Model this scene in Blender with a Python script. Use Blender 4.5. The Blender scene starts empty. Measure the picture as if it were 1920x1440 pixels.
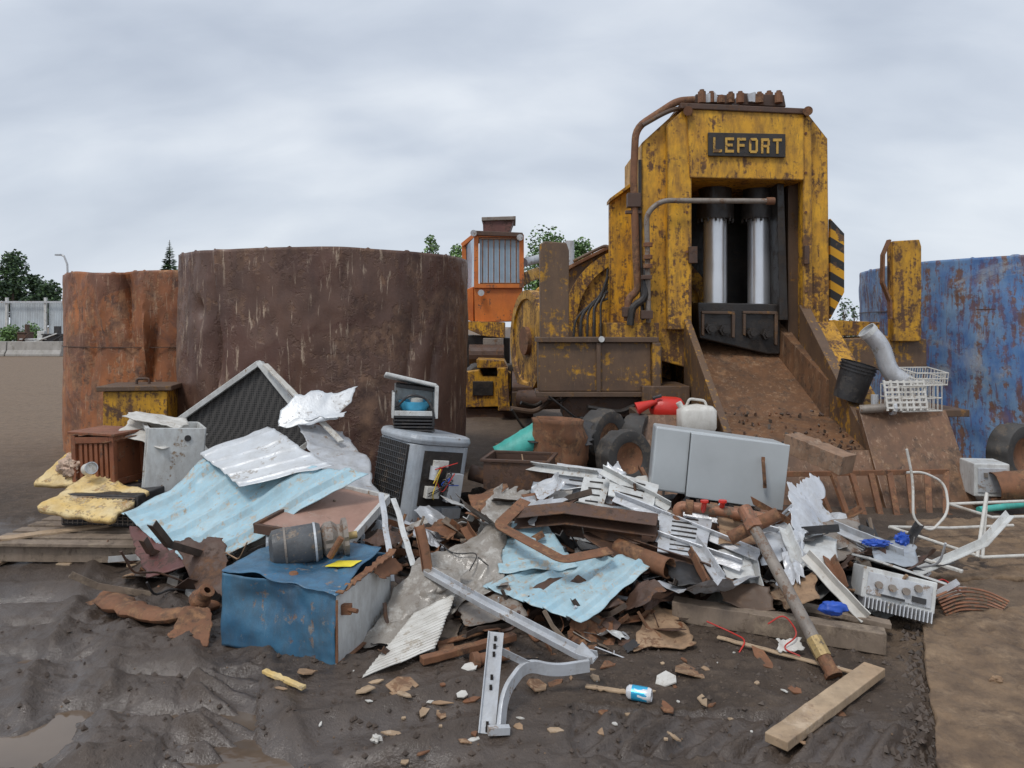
import bpy, bmesh, math, random
from mathutils import Vector as V, Matrix, Euler, noise as nz
R=math.radians; rnd=random.Random(7)
SC=bpy.context.scene; C=SC.collection
F=1400.; CZ=1.7; HY=610.
def W(px,py,Y): return V(((px-960)*Y/F, Y, CZ-(py-HY)*Y/F))
def G(px,py,z=0.):
    Y=F*(CZ-z)/(py-HY); return V(((px-960)*Y/F,Y,z))
def Xp(px,Y): return (px-960)*Y/F
def Zp(py,Y): return CZ-(py-HY)*Y/F
def TM(loc,rx=0,ry=0,rz=0): return Matrix.Translation(loc)@Euler((R(rx),R(ry),R(rz))).to_matrix().to_4x4()
def ax(p,d): return Matrix.Translation(p)@V(d).to_track_quat('Z','Y').to_matrix().to_4x4()
# ---------------------------------------------------------------- materials
def mk(name):
    m=bpy.data.materials.new(name); m.use_nodes=True; return m,m.node_tree,m.node_tree.nodes['Principled BSDF']
def nd(nt,t,ins=None,**pr):
    n=nt.nodes.new('ShaderNode'+t)
    for k,v in pr.items(): setattr(n,k,v)
    for k,v in (ins or {}).items():
        s=n.inputs[k]
        if isinstance(v,bpy.types.NodeSocket): nt.links.new(v,s)
        else: s.default_value=v
    return n
def c4(c): return (c,c,c,1) if isinstance(c,(int,float)) else (c[0],c[1],c[2],1)
def coords(nt):
    tc=nd(nt,'TexCoord'); oi=nd(nt,'ObjectInfo')
    mu=nd(nt,'Math',{0:oi.outputs['Random'],1:37.},operation='MULTIPLY')
    return nd(nt,'VectorMath',{0:tc.outputs['Object'],1:mu.outputs[0]},operation='ADD').outputs[0]
def mapp(nt,v,s,r=(0,0,0)): return nd(nt,'Mapping',{'Vector':v,'Scale':s,'Rotation':r}).outputs[0]
def noi(nt,v,s,d=6,r=.6,dist=0.): return nd(nt,'TexNoise',{'Vector':v,'Scale':s,'Detail':d,'Roughness':r,'Distortion':dist}).outputs['Fac']
def ramp(nt,f,st):
    n=nd(nt,'ValToRGB',{0:f}); e=n.color_ramp.elements
    while len(e)<len(st): e.new(.5)
    for x,(p,c) in zip(e,st): x.position=max(0,min(1,p)); x.color=c4(c)
    return n.outputs[0]
def mix(nt,f,a,b,bl='MIX'):
    n=nt.nodes.new('ShaderNodeMix'); n.data_type='RGBA'; n.blend_type=bl
    for i,v in ((0,f),(6,a),(7,b)):
        if isinstance(v,bpy.types.NodeSocket): nt.links.new(v,n.inputs[i])
        else: n.inputs[i].default_value=v if i==0 else c4(v)
    return n.outputs[2]
def ma(nt,op,a,b=0.):
    return nd(nt,'Math',{0:a,1:b},operation=op).outputs[0]
def bumpn(nt,h,s,d,b):
    n=nd(nt,'Bump',{'Height':h,'Strength':s,'Distance':d}); nt.links.new(n.outputs[0],b.inputs['Normal'])
def worn(name,c1,c2,r1,r2,amt,sc=2.5,streak=.3,rough=(.45,.85),metal=0.,dirt=.3,dcol=(.06,.043,.032),bump=.3,scr=None,scra=.5,edge=None,low=0.,tz=.6,lowa=.07,scrt=.60,patch=None,scrs=1.5,soft=.018,pt=.52):
    m,nt,b=mk(name); v=coords(nt)
    n1=noi(nt,v,sc,7,.66,.4); n2=noi(nt,v,sc*7,4,.7); sn=noi(nt,mapp(nt,v,(5,5,tz)),sc*1.2,4,.62)
    a=ma(nt,'ADD',ma(nt,'MULTIPLY',n1,.7-streak*.5),ma(nt,'ADD',ma(nt,'MULTIPLY',n2,.3),ma(nt,'MULTIPLY',sn,streak*.5)))
    if edge:
        bv=nd(nt,'Bevel',{'Radius':edge},samples=2); ge=nd(nt,'NewGeometry')
        dt=nd(nt,'VectorMath',{0:bv.outputs[0],1:ge.outputs['Normal']},operation='DOT_PRODUCT').outputs['Value']
        a=ma(nt,'ADD',a,ma(nt,'MULTIPLY',ma(nt,'SUBTRACT',1.,dt),.9))
    if low:
        sp=nd(nt,'SeparateXYZ',{0:nd(nt,'NewGeometry').outputs['Position']})
        mr=nd(nt,'MapRange',{0:sp.outputs[2],1:.3,2:low,3:lowa,4:0.}).outputs[0]; a=ma(nt,'ADD',a,mr)
    t=.5+(.5-amt)*.34
    mask=ramp(nt,a,[(t-soft,0),(t+soft,1)])
    paint=mix(nt,ramp(nt,noi(nt,v,sc*.8,4,.6),[(.35,0),(.65,1)]),c1,c2)
    rust=mix(nt,ramp(nt,noi(nt,v,sc*3.1,6,.72),[(.36,0),(.64,1)]),r1,r2)
    col=mix(nt,mask,paint,rust)
    if patch: col=mix(nt,ma(nt,'MULTIPLY',ramp(nt,noi(nt,v,sc*.7,8,.7,.8),[(pt,0),(pt+.06,1)]),.8),col,patch)
    if scr:
        s1=noi(nt,mapp(nt,v,(9,9,1.1),(.1,.05,0)),sc*scrs,6,.7,.6)
        col=mix(nt,ma(nt,'MULTIPLY',ramp(nt,s1,[(scrt,0),(scrt+.07,1)]),scra),col,scr)
    dm=ma(nt,'MULTIPLY',ramp(nt,noi(nt,mapp(nt,v,(2,2,.8)),sc*1.2,7,.7),[(.42,0),(.68,1)]),dirt)
    col=mix(nt,dm,col,dcol)
    nt.links.new(col,b.inputs['Base Color'])
    rr=nd(nt,'MapRange',{0:ma(nt,'ADD',ma(nt,'MULTIPLY',mask,.6),ma(nt,'MULTIPLY',dm,.8)),1:0.,2:1.,3:rough[0],4:rough[1]}).outputs[0]
    nt.links.new(rr,b.inputs['Roughness'])
    if metal: nt.links.new(ma(nt,'MULTIPLY',ma(nt,'SUBTRACT',1.,ma(nt,'MAXIMUM',mask,dm)),metal),b.inputs['Metallic'])
    h=ma(nt,'ADD',ma(nt,'MULTIPLY',mask,-.4),ma(nt,'ADD',ma(nt,'MULTIPLY',n1,.6),ma(nt,'MULTIPLY',n2,.4)))
    bumpn(nt,h,bump,.02,b)
    return m
M={}
M['yellow']=worn('yellow_paint',(.80,.42,.02),(.64,.31,.02),(.065,.038,.024),(.20,.09,.035),.35,3.4,.6,dirt=.75,edge=.03,low=3.0,lowa=.10,dcol=(.15,.08,.035),scr=(.13,.07,.035),scra=.8,scrt=.60,soft=.03)
M['yellow2']=worn('yellow_paint_worn',(.68,.35,.02),(.52,.26,.02),(.07,.04,.028),(.19,.09,.038),.46,3.8,.6,dirt=.7,dcol=(.10,.055,.03),soft=.03)
M['grimeyel']=worn('grimy_steel_with_yellow_traces',(.11,.066,.042),(.165,.098,.055),(.58,.29,.02),(.4,.2,.02),.35,2.8,.4,rough=(.5,.8),dirt=.4,scr=(.32,.21,.14),scra=.4,soft=.03)
M['grime']=worn('grimy_brown_steel',(.095,.06,.04),(.145,.086,.052),(.3,.15,.04),(.07,.04,.025),.31,2.5,.4,rough=(.5,.85),dirt=.4,scr=(.3,.2,.13),scra=.35)
M['chute']=worn('polished_rust',(.165,.088,.048),(.23,.118,.062),(.06,.037,.026),(.3,.165,.085),.42,2.0,.6,rough=(.38,.72),dirt=.6,scr=(.42,.28,.18),scra=.6,dcol=(.055,.036,.026),scrt=.565)
M['black']=worn('black_grease',(.016,.014,.014),(.032,.028,.025),(.045,.033,.025),(.02,.017,.015),.4,5,.2,rough=(.35,.7))
M['blackpl']=worn('black_plastic',(.022,.022,.023),(.045,.045,.048),(.075,.065,.057),(.04,.04,.04),.35,5,.1,rough=(.4,.8))
M['tankbrown']=worn('brown_tank_rust',(.12,.062,.043),(.165,.09,.062),(.25,.14,.085),(.075,.04,.03),.46,1.5,.5,rough=(.42,.72),dirt=.6,scr=(.48,.36,.26),scra=.85,bump=.55,dcol=(.06,.034,.028),scrt=.575,tz=.9,patch=(.11,.05,.035),scrs=1.2)
M['tankorange']=worn('orange_tank_rust',(.46,.165,.055),(.28,.105,.045),(.12,.06,.042),(.5,.25,.12),.46,1.8,.7,rough=(.5,.82),dirt=.55,scr=(.56,.38,.25),scra=.55,dcol=(.11,.06,.042),bump=.5,scrt=.575,patch=(.18,.08,.05))
M['bluetank']=worn('blue_scraped_paint',(.115,.24,.47),(.22,.34,.50),(.15,.08,.055),(.26,.15,.11),.45,1.9,.8,rough=(.35,.75),dirt=.7,scr=(.19,.10,.07),scra=.9,dcol=(.03,.11,.36),tz=.8,bump=.4,scrt=.57,scrs=1.3,soft=.025,patch=(.34,.38,.43),pt=.56)
M['orange']=worn('orange_cab_paint',(.66,.19,.03),(.53,.14,.028),(.13,.06,.035),(.26,.11,.05),.27,3,.4,dirt=.2)
M['rust']=worn('rust',(.18,.078,.037),(.26,.115,.055),(.075,.04,.028),(.35,.18,.085),.45,6,.2,rough=(.7,.9),dirt=.4)
M['darkrust']=worn('dark_rust',(.072,.042,.03),(.11,.058,.038),(.18,.085,.04),(.05,.03,.022),.4,4,.3,rough=(.55,.9))
M['galv']=worn('galvanised_steel',(.50,.52,.55),(.61,.63,.65),(.28,.22,.18),(.34,.26,.2),.27,5,.3,rough=(.35,.7),metal=.2,dirt=.45,dcol=(.22,.19,.155))
M['alu']=worn('aluminium',(.62,.64,.67),(.72,.73,.75),(.38,.35,.32),(.42,.38,.32),.24,6,.3,rough=(.3,.65),metal=.35,dirt=.4,dcol=(.24,.21,.18))
M['white']=worn('white_enamel',(.68,.69,.67),(.58,.59,.58),(.26,.16,.09),(.36,.27,.18),.24,5,.4,rough=(.35,.75),dirt=.45,dcol=(.22,.18,.14))
M['silver']=worn('silver_roof_sheet',(.60,.63,.66),(.70,.72,.73),(.46,.44,.41),(.36,.32,.28),.28,3.5,.3,rough=(.35,.65),metal=.15,dirt=.3,dcol=(.30,.27,.23))
M['grey']=worn('grey_enamel',(.34,.38,.42),(.43,.46,.49),(.14,.1,.07),(.26,.21,.17),.2,4,.5,rough=(.35,.75),dirt=.4,dcol=(.16,.14,.12))
M['ltblue']=worn('pale_blue_roof_paint',(.35,.55,.64),(.45,.62,.68),(.62,.58,.49),(.36,.27,.18),.33,4.5,.6,rough=(.35,.7),dirt=.35,dcol=(.28,.25,.20),scr=(.64,.62,.55),scra=.6,scrt=.58,soft=.03)
M['bluebox']=worn('blue_enamel',(.04,.125,.225),(.07,.185,.29),(.17,.085,.05),(.3,.29,.27),.31,4,.5,rough=(.3,.75),dirt=.6,dcol=(.07,.075,.08),scr=(.2,.31,.38),scra=.3)
M['maroon']=worn('maroon_sheet',(.12,.045,.04),(.17,.065,.05),(.06,.033,.025),(.1,.05,.04),.35,4,.3)
M['pink']=worn('faded_brown_panel',(.36,.21,.16),(.42,.27,.21),(.24,.14,.1),(.46,.34,.28),.3,3,.2,dirt=.2)
M['foam']=worn('yellow_foam',(.74,.50,.17),(.80,.64,.36),(.42,.22,.06),(.66,.55,.38),.33,6,.1,rough=(.8,.95),dirt=.3,bump=.8,dcol=(.25,.16,.08))
M['fluff']=worn('insulation_fluff',(.66,.44,.33),(.7,.55,.42),(.5,.33,.22),(.75,.65,.55),.4,9,.1,rough=(.9,.98),bump=1.)
M['card']=worn('cardboard',(.34,.21,.12),(.42,.28,.17),(.2,.11,.065),(.27,.15,.08),.38,6,.1,rough=(.8,.95),dirt=.45)
M['wood']=worn('sawn_wood',(.50,.37,.24),(.42,.29,.18),(.28,.18,.11),(.56,.43,.3),.4,4,.5,rough=(.7,.9),dirt=.35,tz=5)
M['oldwood']=worn('weathered_wood',(.22,.165,.12),(.29,.225,.17),(.13,.095,.07),(.36,.28,.2),.45,5,.5,rough=(.7,.9),dirt=.4)
M['brownwood']=worn('reddish_brown_wood',(.22,.075,.035),(.3,.11,.05),(.09,.04,.025),(.36,.18,.1),.35,5,.5,rough=(.5,.85),dirt=.3)
M['woodblock']=worn('split_timber',(.26,.15,.09),(.36,.23,.15),(.13,.075,.05),(.42,.3,.21),.4,5,.4,rough=(.7,.9),dirt=.4)
M['red']=worn('red_paint',(.68,.035,.022),(.58,.03,.02),(.25,.06,.04),(.5,.3,.25),.16,6,.2,rough=(.3,.7),dirt=.1)
M['teal']=worn('teal_plastic',(.05,.40,.34),(.08,.47,.40),(.12,.24,.2),(.25,.45,.4),.2,5,.2)
M['copper']=worn('rusty_copper_pipe',(.38,.17,.09),(.28,.125,.07),(.14,.08,.055),(.2,.16,.1),.4,8,.2,rough=(.45,.8),metal=.2,dirt=.4)
M['brass']=worn('brass_fitting',(.48,.34,.14),(.40,.28,.12),(.14,.11,.08),(.2,.16,.1),.33,10,.2,rough=(.45,.8),metal=.2)
M['pipegrey']=worn('greybrown_pipe',(.22,.19,.165),(.29,.25,.21),(.13,.08,.055),(.25,.15,.09),.35,9,.2,rough=(.45,.8))
M['motor']=worn('dark_motor_paint',(.07,.075,.08),(.11,.115,.12),(.2,.14,.1),(.25,.22,.18),.33,9,.2,rough=(.4,.75))
M['concrete']=worn('concrete',(.42,.40,.37),(.36,.34,.31),(.25,.23,.2),(.48,.46,.42),.35,1.5,.3,rough=(.8,.95))
M['plw']=worn('white_plastic',(.70,.68,.63),(.62,.60,.55),(.45,.4,.33),(.55,.5,.43),.28,6,.2,rough=(.4,.7),dirt=.3,dcol=(.25,.2,.15))
M['tan']=worn('dried_tan_dirt',(.25,.165,.095),(.19,.122,.07),(.10,.065,.043),(.32,.22,.135),.47,3.0,.0,rough=(.7,.95),dirt=.75,bump=1.,dcol=(.085,.057,.039),soft=.06)
M['tyre']=worn('tyre_rubber',(.045,.043,.041),(.07,.066,.062),(.13,.105,.083),(.09,.08,.066),.4,5,.1,rough=(.7,.9))
M['fencep']=worn('pale_fence_sheet',(.5,.56,.6),(.56,.61,.64),(.3,.28,.25),(.4,.38,.36),.2,.5,.3)
M['bark']=worn('bark',(.1,.075,.055),(.15,.12,.09),(.05,.04,.03),(.2,.17,.13),.4,3,.3,rough=(.9,.95))
M['film']=worn('cloudy_plastic_film',(.38,.35,.31),(.28,.25,.215),(.5,.48,.44),(.2,.165,.13),.45,5,.3,rough=(.2,.5),dirt=.4,dcol=(.17,.135,.105))
def simple(name,c,rough=.5,metal=0,var=.25,sc=8,bp=.2,**kw):
    m,nt,b=mk(name); v=coords(nt); n=noi(nt,v,sc,5,.6)
    lo=tuple(x*(1-var) for x in c); hi=tuple(min(1,x*(1+var)) for x in c)
    nt.links.new(ramp(nt,n,[(.3,lo),(.7,hi)]),b.inputs['Base Color'])
    b.inputs['Roughness'].default_value=rough; b.inputs['Metallic'].default_value=metal
    if bp: bumpn(nt,n,bp,.01,b)
    return m
M['chrome']=simple('chrome_rod',(.82,.84,.87),.32,.75,.06,3)
M['glass']=simple('cab_glass',(.35,.47,.58),.08,0,.2,2)
M['cabinet']=simple('grey_cabinet_steel',(.47,.50,.51),.38,.1,.12,1.6,0)
M['wred']=simple('red_cable',(.5,.03,.02)); M['wblue']=simple('blue_plastic',(.02,.08,.42)); M['wyel']=simple('yellow_cable',(.7,.5,.05)); M['label']=simple('yellow_sticker',(.8,.66,.05))
M['sky']=simple('light_blue_plastic',(.1,.5,.75),.35); M['canblue']=simple('can_blue',(.04,.4,.66),.25,.3); M['canw']=simple('can_white',(.8,.82,.85),.25,.2)
M['leafd']=simple('dark_leaf',(.05,.085,.05),.7,0,.5,.7); M['leafm']=simple('mid_leaf',(.085,.15,.055),.6,0,.45,.7); M['leafl']=simple('light_leaf',(.16,.27,.085),.6,0,.4,.8)
M['stone']=simple('stone',(.14,.115,.095),.85,0,.5,15); M['twig']=simple('twig',(.2,.13,.08),.85)
M['clod']=simple('mud_clod',(.075,.053,.039),.6,0,.4,15)
M['letter']=worn('faded_letter_yellow',(.66,.40,.07),(.56,.32,.06),(.24,.13,.05),(.12,.07,.03),.33,8,.1)
m,nt,b=mk('perforated_black_mesh'); v=coords(nt); vo=nd(nt,'TexVoronoi',{'Vector':v,'Scale':60.,'Randomness':.1}).outputs['Distance']
nt.links.new(ramp(nt,vo,[(.35,(.003,.003,.003)),(.5,(.07,.065,.06))]),b.inputs['Base Color']); b.inputs['Roughness'].default_value=.6; M['mesh']=m
m,nt,b=mk('hazard_stripes'); sp=nd(nt,'SeparateXYZ',{0:nd(nt,'NewGeometry').outputs['Position']})
f=ma(nt,'FRACT',ma(nt,'MULTIPLY',ma(nt,'ADD',ma(nt,'MULTIPLY',sp.outputs[0],.6),sp.outputs[2]),4.6)); nn=noi(nt,coords(nt),6,6,.7)
nt.links.new(mix(nt,ramp(nt,nn,[(.54,0),(.60,1)]),mix(nt,ramp(nt,f,[(.48,0),(.52,1)]),(.7,.36,.02),(.03,.03,.03)),(.14,.08,.045)),b.inputs['Base Color']); b.inputs['Roughness'].default_value=.6; M['stripe']=m
# mud
m,nt,b=mk('mud'); tc=nd(nt,'TexCoord'); v=tc.outputs['Object']
wet_groove_shade=nd(nt,'Attribute',attribute_name='wet_groove_shade').outputs['Fac']; tan=nd(nt,'Attribute',attribute_name='tan').outputs['Fac']; hgt=nd(nt,'SeparateXYZ',{0:nd(nt,'NewGeometry').outputs['Position']}).outputs[2]
n1=noi(nt,v,1.1,8,.65,.3); n2=noi(nt,v,9,7,.72); n3=noi(nt,v,50,4,.7); n4=noi(nt,v,3.2,6,.65,.5)
col=mix(nt,ramp(nt,n1,[(.38,0),(.62,1)]),(.050,.034,.024),(.10,.070,.049)); col=mix(nt,ramp(nt,n2,[(.50,0),(.75,1)]),col,(.145,.104,.073))
col=mix(nt,ramp(nt,n3,[(.62,0),(.70,1)]),col,(.20,.15,.108)); col=mix(nt,ma(nt,'MULTIPLY',tan,ramp(nt,n2,[(.3,.45),(.6,1)])),col,(.26,.18,.115))
wm=ramp(nt,ma(nt,'ADD',wet_groove_shade,ma(nt,'MULTIPLY',n4,1.1)),[(.76,0),(1.02,1)])
lowm=nd(nt,'MapRange',{0:hgt,1:.02,2:-.045,3:0.,4:1.}).outputs[0]
wm2=ma(nt,'MULTIPLY',wm,ma(nt,'ADD',.35,ma(nt,'MULTIPLY',lowm,.65)))
col=mix(nt,ma(nt,'MULTIPLY',wm,.5),col,(.072,.052,.040)); nt.links.new(col,b.inputs['Base Color'])
nt.links.new(nd(nt,'MapRange',{0:wm2,1:0.,2:1.,3:.78,4:.25}).outputs[0],b.inputs['Roughness'])
nt.links.new(ma(nt,'MULTIPLY',wm2,.9),b.inputs['Coat Weight']); b.inputs['Coat Roughness'].default_value=.13; b.inputs['Coat IOR'].default_value=1.45
h=ma(nt,'ADD',ma(nt,'MULTIPLY',n2,.8),ma(nt,'MULTIPLY',n3,.4)); bn=nd(nt,'Bump',{'Height':h,'Strength':ma(nt,'SUBTRACT',1.,ma(nt,'MULTIPLY',wm2,.45)),'Distance':.035}); nt.links.new(bn.outputs[0],b.inputs['Normal'])
bn2=nd(nt,'Bump',{'Height':h,'Strength':.5,'Distance':.02}); nt.links.new(bn2.outputs[0],b.inputs['Coat Normal']); M['mud']=m
m,nt,b=mk('puddle_water'); v=nd(nt,'TexCoord').outputs['Object']; n=noi(nt,v,1.5,4,.5)
nt.links.new(ramp(nt,n,[(.3,(.10,.07,.048)),(.7,(.17,.12,.08))]),b.inputs['Base Color']); b.inputs['Roughness'].default_value=.05; b.inputs['Specular IOR Level'].default_value=.65
bumpn(nt,noi(nt,v,14,2,.5),.03,.02,b); M['water']=m
# ---------------------------------------------------------------- mesh helpers
ORG={}
def circ(r,n=10,a0=0): return [(r*math.cos(2*math.pi*i/n+a0),r*math.sin(2*math.pi*i/n+a0)) for i in range(n)]
class MB:
    def __init__(s,M=None): s.v=[];s.f=[];s.m=[];s.M=M
    def add(s,vs,fs,mi=0):
        o=len(s.v); s.v+=[(s.M@V(p) if s.M else V(p)) for p in vs]; s.f+=[tuple(i+o for i in f) for f in fs]; s.m+=[mi]*len(fs); return s
    def hexa(s,p,mi=0): return s.add(p,[(0,2,3,1),(4,5,7,6),(0,1,5,4),(2,6,7,3),(0,4,6,2),(1,3,7,5)],mi)
    def box(s,c,d,M=None,mi=0,tp=1.):
        vs=[]
        for z in(-.5,.5):
            for y in(-.5,.5):
                for x in(-.5,.5):
                    k=tp if z>0 else 1
                    q=V((x*d[0]*k,y*d[1]*k,z*d[2])); q=(M@q if M else q)+V(c); vs.append(q)
        return s.hexa(vs,mi)
    def b2(s,x0,x1,y0,y1,z0,z1,mi=0): return s.box(((x0+x1)/2,(y0+y1)/2,(z0+z1)/2),(x1-x0,y1-y0,z1-z0),None,mi)
    def sweep(s,prof,pts,mi=0,up=(0,0,1),caps=True,sc=None):
        pts=[V(p) for p in pts];n=len(pts);k=len(prof);vs=[];up=V(up)
        t=(pts[1]-pts[0]).normalized(); u=up-t*up.dot(t)
        if u.length<.15: u=V((0,1,0))-t*t.y
        if u.length<.15: u=V((1,0,0))-t*t.x
        u.normalize()
        for i,p in enumerate(pts):
            if 0<i<n-1: t=((pts[i+1]-p).normalized()+(p-pts[i-1]).normalized()).normalized()
            elif i==0: t=(pts[1]-p).normalized()
            else: t=(p-pts[i-1]).normalized()
            u=(u-t*u.dot(t)).normalized(); w=t.cross(u); q=sc[i] if sc else 1
            vs+=[p+(w*a+u*b_)*q for a,b_ in prof]
        fs=[(i*k+j,i*k+(j+1)%k,(i+1)*k+(j+1)%k,(i+1)*k+j) for i in range(n-1) for j in range(k)]
        if caps: fs+=[tuple(range(k))[::-1],tuple((n-1)*k+j for j in range(k))]
        return s.add(vs,fs,mi)
    def tube(s,pts,r,n=10,mi=0,sc=None): return s.sweep(circ(r,n),pts,mi,sc=sc)
    def bar(s,p,q,w,h,mi=0,up=(0,0,1)): return s.sweep([(-w/2,-h/2),(w/2,-h/2),(w/2,h/2),(-w/2,h/2)],[p,q],mi,up)
    def prism(s,poly,y0,y1,mi=0):
        n=len(poly); vs=[(x,y0,z) for x,z in poly]+[(x,y1,z) for x,z in poly]
        return s.add(vs,[tuple(range(n)),tuple(range(n,2*n))[::-1]]+[(i,(i+1)%n,n+(i+1)%n,n+i) for i in range(n)],mi)
    def pp(s,poly,y0,y1,mi=0): return s.prism([(Xp(x,y0),Zp(z,y0)) for x,z in poly],y0,y1,mi)
    def lathe(s,prof,M,n=24,mi=0,mod=None):
        vs=[];k=len(prof)
        for i in range(n):
            a=2*math.pi*i/n
            for j,(r,z) in enumerate(prof):
                rr=r*(mod(i,j) if mod else 1); vs.append(M@V((rr*math.cos(a),rr*math.sin(a),z)))
        fs=[(i*k+j,((i+1)%n)*k+j,((i+1)%n)*k+j+1,i*k+j+1) for i in range(n) for j in range(k-1)]
        return s.add(vs,fs,mi)
    def cyl(s,p,q,r,n=20,mi=0):
        p=V(p);q=V(q);L=(q-p).length; return s.lathe([(0,0),(r,0),(r,L),(0,L)],ax(p,q-p),n,mi)
def build(mb,name,mat,parent=None,label=None,cat=None,group=None,kind=None,bev=0,smooth=False,solid=0,ang=35):
    mats=mat if isinstance(mat,(list,tuple)) else [mat]
    xs=[v.x for v in mb.v];ys=[v.y for v in mb.v];zs=[v.z for v in mb.v]
    o=V(((min(xs)+max(xs))/2,(min(ys)+max(ys))/2,min(zs)))
    me=bpy.data.meshes.new(name); me.from_pydata([v-o for v in mb.v],[],mb.f)
    for x in mats: me.materials.append(M[x])
    me.polygons.foreach_set('material_index',mb.m)
    bm=bmesh.new(); bm.from_mesh(me); bmesh.ops.remove_doubles(bm,verts=bm.verts,dist=1e-5); bmesh.ops.recalc_face_normals(bm,faces=bm.faces); bm.to_mesh(me); bm.free()
    if smooth:
        me.polygons.foreach_set('use_smooth',[True]*len(me.polygons)); me.set_sharp_from_angle(angle=R(ang))
    ob=bpy.data.objects.new(name,me); C.objects.link(ob); ORG[ob]=o
    if parent: ob.parent=parent; ob.location=o-ORG[parent]
    else: ob.location=o
    if label: ob['label']=label
    if cat: ob['category']=cat
    if group: ob['group']=group
    if kind: ob['kind']=kind
    if bev:
        md=ob.modifiers.new('bev','BEVEL'); md.width=bev; md.segments=2; md.limit_method='ANGLE'; md.angle_limit=R(40)
    if solid:
        md=ob.modifiers.new('sol','SOLIDIFY'); md.thickness=solid; md.offset=0
    return ob
def thing(name,label,cat,loc,group=None):
    o=bpy.data.objects.new(name,None); C.objects.link(o); o.location=loc; o.empty_display_size=.1; ORG[o]=V(loc)
    o['label']=label;o['category']=cat
    if group:o['group']=group
    return o
def vv(c): return W(*c) if not isinstance(c,V) else c
def sheetmb(cs,nu=26,nv=26,amp=.02,fr=2.5,cr=0,cfr=6,corr=0,camp=.012,rag=.03,curl=None,seed=0,mb=None):
    P=[vv(c) for c in cs]; n=((P[1]-P[0]).cross(P[3]-P[0])+(P[2]-P[1]).cross(P[2]-P[3])).normalized()
    if n.z<0: n=-n
    vs=[];S=V((seed*7.31,seed*3.7,0))
    if corr: nu=max(nu,int(corr*12))
    rf=2.5 if rag<.1 else 4.5
    for j in range(nv+1):
        for i in range(nu+1):
            u=i/nu;v=j/nv
            u2=u+rag*nz.fractal(V((v*rf,seed,0)),1,2,3)*(2*u-1)**3; v2=v+rag*nz.fractal(V((u*rf,seed+9,0)),1,2,3)*(2*v-1)**3
            p=(P[0]*(1-u2)+P[1]*u2)*(1-v2)+(P[3]*(1-u2)+P[2]*u2)*v2
            q=p*fr+S; d=amp*nz.noise(q)+amp*.4*nz.noise(q*2.7)
            if cr:
                q2=p*cfr+S; d+=cr*(.5-abs(nz.noise(q2))*2)+cr*.5*(.5-abs(nz.noise(q2*2.3))*2)
                p=p+nz.noise_vector(q2*.7)*cr*.8
            if corr:
                t=abs((u*corr)%1-.5)*2; d+=camp*max(0,min(1,(.34-t)/.12))
            if curl: d+=curl(u,v)
            vs.append(p+n*d)
    fs=[(j*(nu+1)+i,j*(nu+1)+i+1,(j+1)*(nu+1)+i+1,(j+1)*(nu+1)+i) for j in range(nv) for i in range(nu)]
    return (mb or MB()).add(vs,fs)
def sheet(name,mat,cs,label=None,cat=None,parent=None,th=.003,group=None,kind=None,ang=25,**k):
    return build(sheetmb(cs,**k),name,mat,parent,label,cat,group,kind,smooth=True,solid=th,ang=ang)
def fillet(pts,r,seg=5):
    pts=[V(p) for p in pts];out=[pts[0]]
    for a,b_,c in zip(pts,pts[1:],pts[2:]):
        d1=(a-b_);d2=(c-b_);k=min(r,d1.length*.45,d2.length*.45);p=b_+d1.normalized()*k;q=b_+d2.normalized()*k
        for i in range(seg+1):
            t=i/seg; out.append(p*(1-t)**2+b_*2*t*(1-t)+q*t*t)
    return out+[pts[-1]]
def pix(l): return [W(*c) for c in l]
# ---------------------------------------------------------------- ground
PUD=[(-2.08,3.12,.24,.20,.12),(-2.5,3.9,.3,.09,.09),(-1.02,2.95,.38,.09,.12),(-.42,2.93,.2,.05,.11),(-1.5,3.35,.35,.05,.08),(-3.1,4.7,.45,.09,.10),(-1.75,3.7,.3,.06,.08),(-1.9,3.4,.2,.05,.08),(-2.7,4.3,.3,.05,.08),(-1.3,3.12,.2,.05,.08)]
RUT=[((-2.2,5.2),(-.7,2.4),0),((-2.9,5.6),(-1.6,2.3),0),((.25,3.16),(1.72,3.02),1),((-1.45,3.75),(-1.2,2.9),1),((-1.9,2.7),(-.3,3.3),0)]
def tread(x,y):
    for (ax_,ay),(bx,by),tr in RUT:
        if not tr: continue
        dx,dy=bx-ax_,by-ay;L=math.hypot(dx,dy);t=((x-ax_)*dx+(y-ay)*dy)/L; s_=((x-ax_)*dy-(y-ay)*dx)/L+.03*nz.noise(V((x*2,y*2,7)))
        if abs(s_)<.18 and 0<t<L: return max(0,min(1,(.5-abs(((t*7.5+s_*6+.15*nz.noise(V((x*9,y*9,1))))%1)-.5)*2)*4))*max(0,min(1,(.18-abs(s_))*16))*max(.25,min(1,.8+1.2*nz.noise(V((x*3,y*3,4)))))
    return -1
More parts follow.
